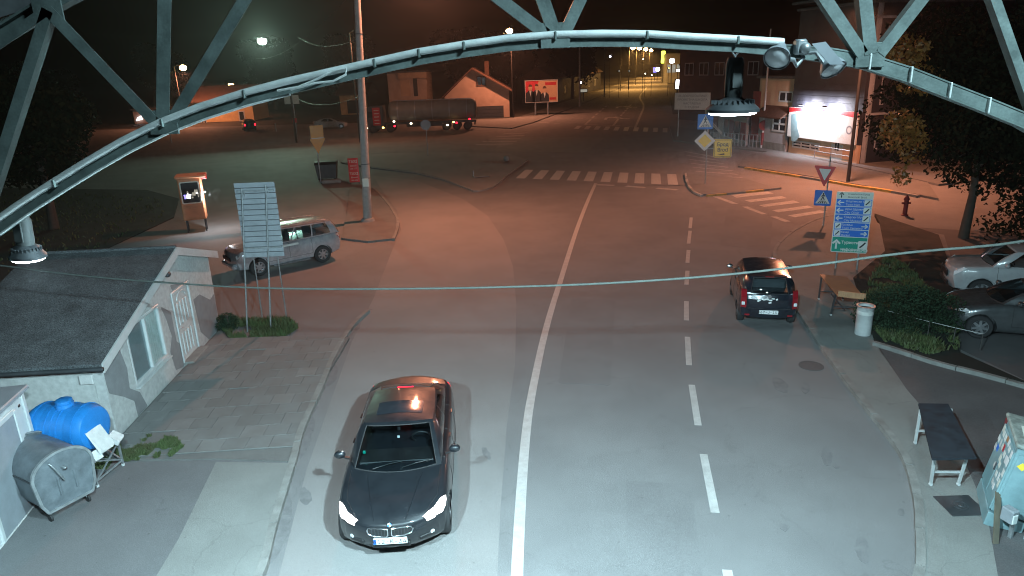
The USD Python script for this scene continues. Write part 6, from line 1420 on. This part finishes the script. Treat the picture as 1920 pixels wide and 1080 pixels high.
# ------------------------------------------------------------------ lamps, poles, lit signs
def slamp(px, Y, base_px, label, mat, col, power, r=.12, head=.3, group=None, name='street_lamp', light=True):
    p = D(px[0], px[1], Y); b = np.array([D(base_px, 200, Y)[0], Y + .3, 0]); t = thing(name, label, 'street lamp', tuple(b), 0, group)
    hgt = p[2] + .25; q = p - b
    part(t, 'post', tube([(0, 0, 0), (0, 0, hgt * .5), (0, 0, hgt)], [.11, .09, .06], 10), M['post_dark'], True)
    if abs(q[0]) > .15 or abs(q[1]) > .5: part(t, 'arm', tube([(0, 0, hgt - .1), (q[0] * .5, q[1] * .5, hgt + .25), (q[0] * .95, q[1] * .95, p[2] + .14)], .035, 6), M['post_dark'], True)
    part(t, 'lamp_head', mv(box((0, 0, 0), (head * 2.2, head * 1.1, .12), .03), q + [0, 0, .14 + head * .35]), M['post_dark'])
    part(t, 'lens', mv(ell((0, 0, 0), (head, head * .85, head * .8), 1), q), M[mat], True)
    if light: spot(t, p - np.array([0, 0, .1 + head * .85]), power * .36, col, r + .05)
    return t
slamp((955, 58), 103, 962, 'sodium lamp on the tall pole by the election billboard', 'sodium', C_SODIUM, K_FAR * 2.6, head=.5)
slamp((674, 65), 76, 668, 'small sodium lamp close to the concrete pole, high above the lorry', 'sodium', C_SODIUM, K_FAR * .25, head=.30)
slamp((343, 127), 112, 338, 'sodium lamp above the yellow house, highest of the three on the left', 'sodium', C_SODIUM, K_FAR * 1.6, head=.55)
slamp((433, 160), 128, 437, 'sodium lamp right of the yellow house roof', 'sodium', C_SODIUM, K_FAR * .4, head=.5)
slamp((381, 187), 150, 381, 'lowest and farthest sodium lamp over the yellow house', 'sodium', C_SODIUM, K_FAR * .2, head=.45)
glare = slamp((491, 77), 78, 546, 'greenish white lamp glaring on a thin pole at the upper left', 'halide', C_GREEN, K_FAR * .015, r=.3, head=.5)
spot(glare, D(490, 77, 77.2), K_FAR * .55, C_GREEN, .3, rx=math.radians(109), rz=math.radians(198), cone=26)
slamp((1622, 4), 41, 1611, 'sodium lamp on the tall dark pole before the shop, at the top edge', 'sodium', C_SODIUM, K_FAR * 2.4, head=.28)
for i, (x, y, Y, pw) in enumerate(((1187, 88, 190, 4), (1199, 90, 225, 5), (1211, 92.5, 265, 5), (1221, 94.5, 305, 5))):
    slamp((x, y), Y, x - 9 + i, f'amber street lamp along the far road, {("nearest", "second nearest", "third nearest", "farthest")[i]} of the row', 'sodium', (1.0, .48, .12), K_FAR * pw, head=.8, group='amber street lamps along the far road')
def upole(x, ytop, ybase, label, r=.11):
    b = G(x, ybase) if ybase > 150 else D(x, ybase, 150); b[2] = 0; tp = D(x - 4, ytop, b[1]); t = thing('utility_pole', label, 'pole', tuple(b), 0, 'plain poles along the far road')
    part(t, 'pole', tube([(0, 0, 0), (0, 0, tp[2] / 2), (0, 0, tp[2])], [r * 1.2, r, r * .8], 8), M['concrete_pole'], True)
    part(t, 'crossarm', box((0, 0, tp[2] - .5), (1.6, .1, .1), .02), M['zinc']); return t, b + [0, 0, tp[2] - .4]
P1 = upole(1087, 78, 200, 'plain pole right of the billboard, thickest of the far row', .15); P2 = upole(1133, 84, 182, 'thin plain pole second from the billboard'); P3 = upole(1163, 84, 170, 'thin plain pole third from the billboard')
t = thing('street_pole', 'slim pale pole with a round red sign back in front of the grey building', 'pole', tuple(G(1428, 280)))
hq = D(1421, 55, G(1428, 280)[1])[2]; part(t, 'pole', pole((0, 0, 0), hq, .09, .06), M['white_metal'], True); cz = D(1427, 235, t.loc[1])[2]; part(t, 'round_sign', mv(lathe([(0, 0), (.42, 0), (.42, .02), (0, .02)], 24, 'y'), (0, -.12, cz)), M['red_dim']); part(t, 'sleeve', cyl((0, 0, cz - 1.1), .13, 1.0, 12), M['red_dim'])
t = thing('street_pole', 'thin pole carrying two small signs below the green lamp', 'pole', tuple(D(557, 252, 79) * [1, 1, 0]))
part(t, 'pole', cyl((0, 0, 3.2), .05, 6.4, 8), M['zinc']); zc = D(547, 187, 79)[2]
for s in (-1, 1): part(t, 'sign', box((s * .45 - .1, -.08, zc), (.7, .03, .9), .02), M['sign_grey'])
part(t, 'low_sign', box((-.05, -.08, zc - 2.2), (.5, .03, .5), .02), M['sign_red'])
for x, y, lb in ((322, 268, 'thin white post under the arch, left of the yellow house'), (518, 247, 'thin white post on the grass left of the sign pole')):
    b = G(x, y); t = thing('marker_post', lb, 'post', tuple(b * [1, 1, 0])); part(t, 'shaft', cyl((0, 0, .6), .06, 1.2, 8), M['white_metal']); part(t, 'cap', ell((0, 0, 1.2), (.07, .07, .05), 1), M['red'])
def litsign(px, w, h, Y, mat, label, frame_='steel_dark', shape='box', name='lit_sign'):
    p = D(px[0], px[1], Y); k = hdist(None, Y); W_, H_ = w / k, h / k; t = thing(name, label, 'sign', (p[0], p[1], 0))
    g = rrect(W_, H_, min(W_, H_) * (.48 if shape == 'round' else .2), (0, p[2]))
    part(t, 'casing', mv(flat(g.buffer(.12), .4), (0, .42, 0)), M[frame_]); part(t, 'lit_face', flat(g, .05), M[mat])
    if p[2] - H_ / 2 > .4: part(t, 'post', box((0, .3, (p[2] - H_ / 2) / 2), (.2 if max(w, h) > 6 else .07, .1, p[2] - H_ / 2 - .1), .01), M['black'])
    return t, p
tl, p = litsign((1243.5, 107), 8, 22, 235, 'lit_yellow', 'tall yellow green lit sign at the end of the road'); part(tl, 'lettering', text('BAR', 1.0, (0, p[2] - .4), y=-.06, width=1.0), M['sign_grey'])
litsign((1260, 114), 11, 9, 225, 'lit_white', 'round white lit sign right of the tall yellow sign', shape='round')
litsign((1233, 130), 9, 8, 260, 'lit_white', 'white lit disc in a bluish glow at the end of the road', shape='round'); litsign((1228, 131), 7, 9, 262, 'lit_blue', 'dim blue lit panel beside the white lit disc')
litsign((1271, 158), 8, 17, 120, 'lit_white', 'white vertical lit sign above the notice board')
for x, y, w, h, m, l in ((1283, 129, 4, 13, 'lit_yellow', 'narrow yellow lit sign, leftmost of the small cluster'), (1289, 131, 5, 11, 'lit_white', 'short white lit sign in the middle of the small cluster'), (1295, 125, 5, 17, 'lit_yellow', 'taller yellow lit sign in the small cluster'), (1303.5, 121, 4, 5, 'redlit', 'tiny red lit sign, rightmost of the small cluster'), (1271, 132, 7, 5, 'lit_white', 'small white lit sign under the round one')):
    litsign((x, y), w, h, 210, m, l)
for x, y, m, l in ((1089, 155, 'lit_white', 'small white lamp in the dark left of the far road'), (1144, 106, 'lit_white', 'small white lamp high in the dark left of the amber row'), (1206, 111, 'warm', 'tiny warm lamp low beside the far road'), (1210, 138, 'warm', 'tiny warm light at the left kerb near the end of the road'), (1180, 133, 'lit_dim', 'dim light on a dark wall left of the far road'), (1161, 133, 'lit_dim', 'dim light on a dark wall farther left of the far road'), (1254, 128, 'amber', 'small amber light under the tall yellow sign'), (1222, 141, 'warm', 'tiny warm light in the middle of the road end'), (1276, 121, 'lit_white', 'small white light right of the round lit sign')):
    litsign((x, y), 4 if y in (155, 106) else 2.5, 4 if y in (155, 106) else 2.5, 150, m, l, shape='round')
litsign((1094, 170), 14, 5, 140, 'lit_dim', 'dimly lit shop board in the dark left of the far road')
sh2 = Wall('end_building', 'dim pale shop front under the lit signs at the end of the road', 'building', D(1248, 140, 232), D(1276, 138, 232)); sh2.plate('wall', sbox(0, 0, sh2.len, 9), M['wall_grey'], 0, 6)
for k in range(3): sh2.plate('lit_window', sbox(.5 + k * 1.5, 3.2, 1.6 + k * 1.5, 5.6), M['lit_dim'], -.05, -.005)
for k, (x, y) in enumerate(((1851, 291), (1869, 296), (1892, 303))):
    litsign((x, y), 5, 5, 60, 'lit_blue' if k else 'lit_white', f'tiny bluish light seen through the tree, {("left", "middle", "right")[k]} of three', shape='round')
def wire(a, b, sag, label, r=.012):
    a, b = np.asarray(a), np.asarray(b); u = np.linspace(0, 1, 24)[:, None]; solid('wire', tube(a + (b - a) * u - np.array([0, 0, 1]) * 4 * sag * u * (1 - u), r, 5), M['steel_dark'], label, 'wire', smooth=True)
wire(pb + lean * 11.0, D(480, 110, 78), .9, 'wire running left from the concrete pole top')
wire(pb + lean * 8.8, D(560, 70, 60), .5, 'wire running left from the middle of the concrete pole')
wire(pb + lean * 6.2, D(560, 186, 70), .5, 'lowest wire running left from the concrete pole')
wire(P1[1], P3[1] + [0, 0, -.2], .4, 'wire between the plain poles along the far road', .02)

# ------------------------------------------------------------------ trees and bushes
def leafcloud(blobs, n, size, seed):
    r = np.random.default_rng(seed); vol = np.array([np.prod(b[1]) for b in blobs]); k = r.choice(len(blobs), n, p=vol / vol.sum())
    c = np.array([b[0] for b in blobs])[k]; R_ = np.array([b[1] for b in blobs])[k]
    d = r.normal(size=(n, 3)); d /= np.linalg.norm(d, axis=1, keepdims=True); p = c + d * R_ * (r.random((n, 1)) ** .45)
    ok = meshkit.fbm(p * (1.6 / max(R_.mean(), .3)) + seed, 3, seed) > .40; p = p[ok]; n = len(p)
    a = r.normal(size=(n, 3)); a /= np.linalg.norm(a, axis=1, keepdims=True); b = np.cross(a, r.normal(size=(n, 3))); b /= np.linalg.norm(b, axis=1, keepdims=True)
    s = size * r.uniform(.6, 1.3, (n, 1)); V = np.stack([p - a * s, p + b * s * .5, p + a * s, p - b * s * .5], 1).reshape(-1, 3); q = np.arange(n)[:, None] * 4
    return V, np.vstack([q + [0, 1, 2], q + [0, 2, 3]])
def tree(name, label, base, h, rad, n, size, seed, mat='leaf', nb=9, trunk=None, group=None, low=.3, amber=None):
    r = np.random.default_rng(seed); t = thing(name, label, 'tree', tuple(base), 0, group); bl = [(np.array([0, 0, h * .62]), np.array([rad * .75, rad * .75, h * .32]))]
    for k in range(nb):
        a = r.uniform(0, 6.28); q = rad * r.uniform(.35, .8); bl.append((np.array([q * math.cos(a), q * math.sin(a), h * r.uniform(low + .05, .9)]), np.array([1, 1, .8]) * rad * r.uniform(.28, .5)))
    tr = trunk or h * .022; part(t, 'trunk', tube([(0, 0, 0), (.1, 0, h * .2), (.05, .1, h * .45), (0, .1, h * .8)], [tr * 1.4, tr, tr * .7, tr * .2], 9), M['bark'], True)
    for k in range(5): c = bl[1 + k][0]; part(t, 'limb', tube([(0.05, .05, h * (.28 + .08 * k)), c * .55 + np.array([0, 0, h * .18]), c], [tr * .45, tr * .3, tr * .08], 6), M['bark'], True)
    part(t, 'crown', leafcloud(bl, n, size, seed), M[mat])
    if amber: part(t, 'amber_leaves', leafcloud([(np.array(a) - t.loc, np.array(b)) for a, b in amber], 2600, size, seed + 1), M['leaf_lamplight_tint'], label='leaves coloured amber to look lamplit, at the left edge of the crown')
    return t
tb = G(1806, 446); tree('street_tree', 'dark leafy tree with leaves tinted as if lamplit at the right, beside the parked cars', tb, 9.4, 4.3, 40000, .11, 21, 'leaf_autumn', 24, .15, low=-.02, amber=[(D(1695, 105, 27.5), (1.0, 1, .8)), (D(1725, 150, 27.5), (.9, .9, .6)), (D(1690, 245, 27.5), (.8, .8, .9)), (D(1715, 275, 27), (.6, .6, .7)), (D(1690, 330, 28), (.4, .4, .5))])
tb2 = G(1900, 395) + np.array([4, 6, 0]); tree('street_tree', 'dark tree at the right edge behind the amber tinted one', tb2 * [1, 1, 0], 9.0, 3.6, 16000, .13, 22, 'leaf', 12, .16)
tA = tree('dark_tree', 'dark tree left of the orange kiosk, behind the hut', (-24, 36, 0), 8.5, 3.6, 15000, .15, 31, 'leaf')
tree('dark_tree', 'dark tree at the left edge under the arch', (-31, 41, 0), 10, 4.5, 15000, .17, 32, 'leaf')
tree('dark_tree', 'dark tree left of the small pale house', (-58, 92, 0), 9, 4.5, 9000, .25, 33, 'leaf')
fr_ = tree('far_tree', 'dark tree on the skyline behind the gable house', (-6, 132, 0), 14, 6, 9000, .38, 34, 'leaf')
for x, Y, s, lb in ((-30, 140, 1, 'dark tree on the skyline left of the flat roofed house'), (14, 150, 1, 'dark tree on the skyline above the billboard'), (-48, 150, 1, 'dark tree on the skyline behind the yellow house'), (-70, 150, 1, 'dark tree on the skyline far left'), (2, 150, 1, 'dark tree on the skyline behind the gable house chimney')):
    copy(fr_, (x, Y, 0), x * .37, lb)
def bush(label, base, blobs, n, size, seed, mat='leaf_hedge'):
    t = thing('bush', label, 'bush', tuple(base)); part(t, 'foliage', leafcloud([(np.array(c), np.array(r)) for c, r in blobs], n, size, seed), M[mat]); part(t, 'stem', tube([(0, 0, 0), (.05, 0, .5)], .05, 6), M['bark'])
hb = G(1712, 622); bush('low rounded green bush between the white bin and the parked cars', hb, [((0, 0, .5), (1.5, .9, .75)), ((.9, .4, .4), (.9, .8, .55)), ((-.8, .3, .45), (.8, .7, .6)), ((.2, .9, .5), (1.2, .7, .6))], 26000, .035, 41)
bush('weedy bush at the hut corner under the board on posts', G(427, 618), [((0, 0, .2), (.35, .4, .35))], 2200, .03, 43)
nb_ = Wall('dark_houses', 'dark house front left of the far road behind the plain poles', 'house', G(1080, 196) + np.array([-4, 6, 0]), G(1165, 164) + np.array([-6, 0, 0])); nb_.plate('wall', sbox(0, 0, nb_.len, 4.6), M['wall_dark'], 0, 6); part(nb_.t, 'roof', hull([(x, y, z) for x in (-.4, nb_.len + .4) for y, z in ((-.5, 4.5), (-.5, 4.7), (3, 6.8), (6.5, 4.6))]), M['tile_roof'])
for k in range(6): nb_.window((2 + k * nb_.len / 6.3, 1.2, 4 + k * nb_.len / 6.3, 2.9), nx=2, w=.15, fr='wall_grey')

# ------------------------------------------------------------------ thin night mist
hz = usdkit.material(stage, '/World/Looks/haze', {'v': ('principled_volume', {'color': (.9, .92, .95), 'density': HAZE, 'anisotropy': .75})}, [], volume='v.volume')
solid('haze', box((60, 180, 14.2), (560, 520, 32)), hz, 'thin night mist over the whole junction', 'haze', kind='stuff')
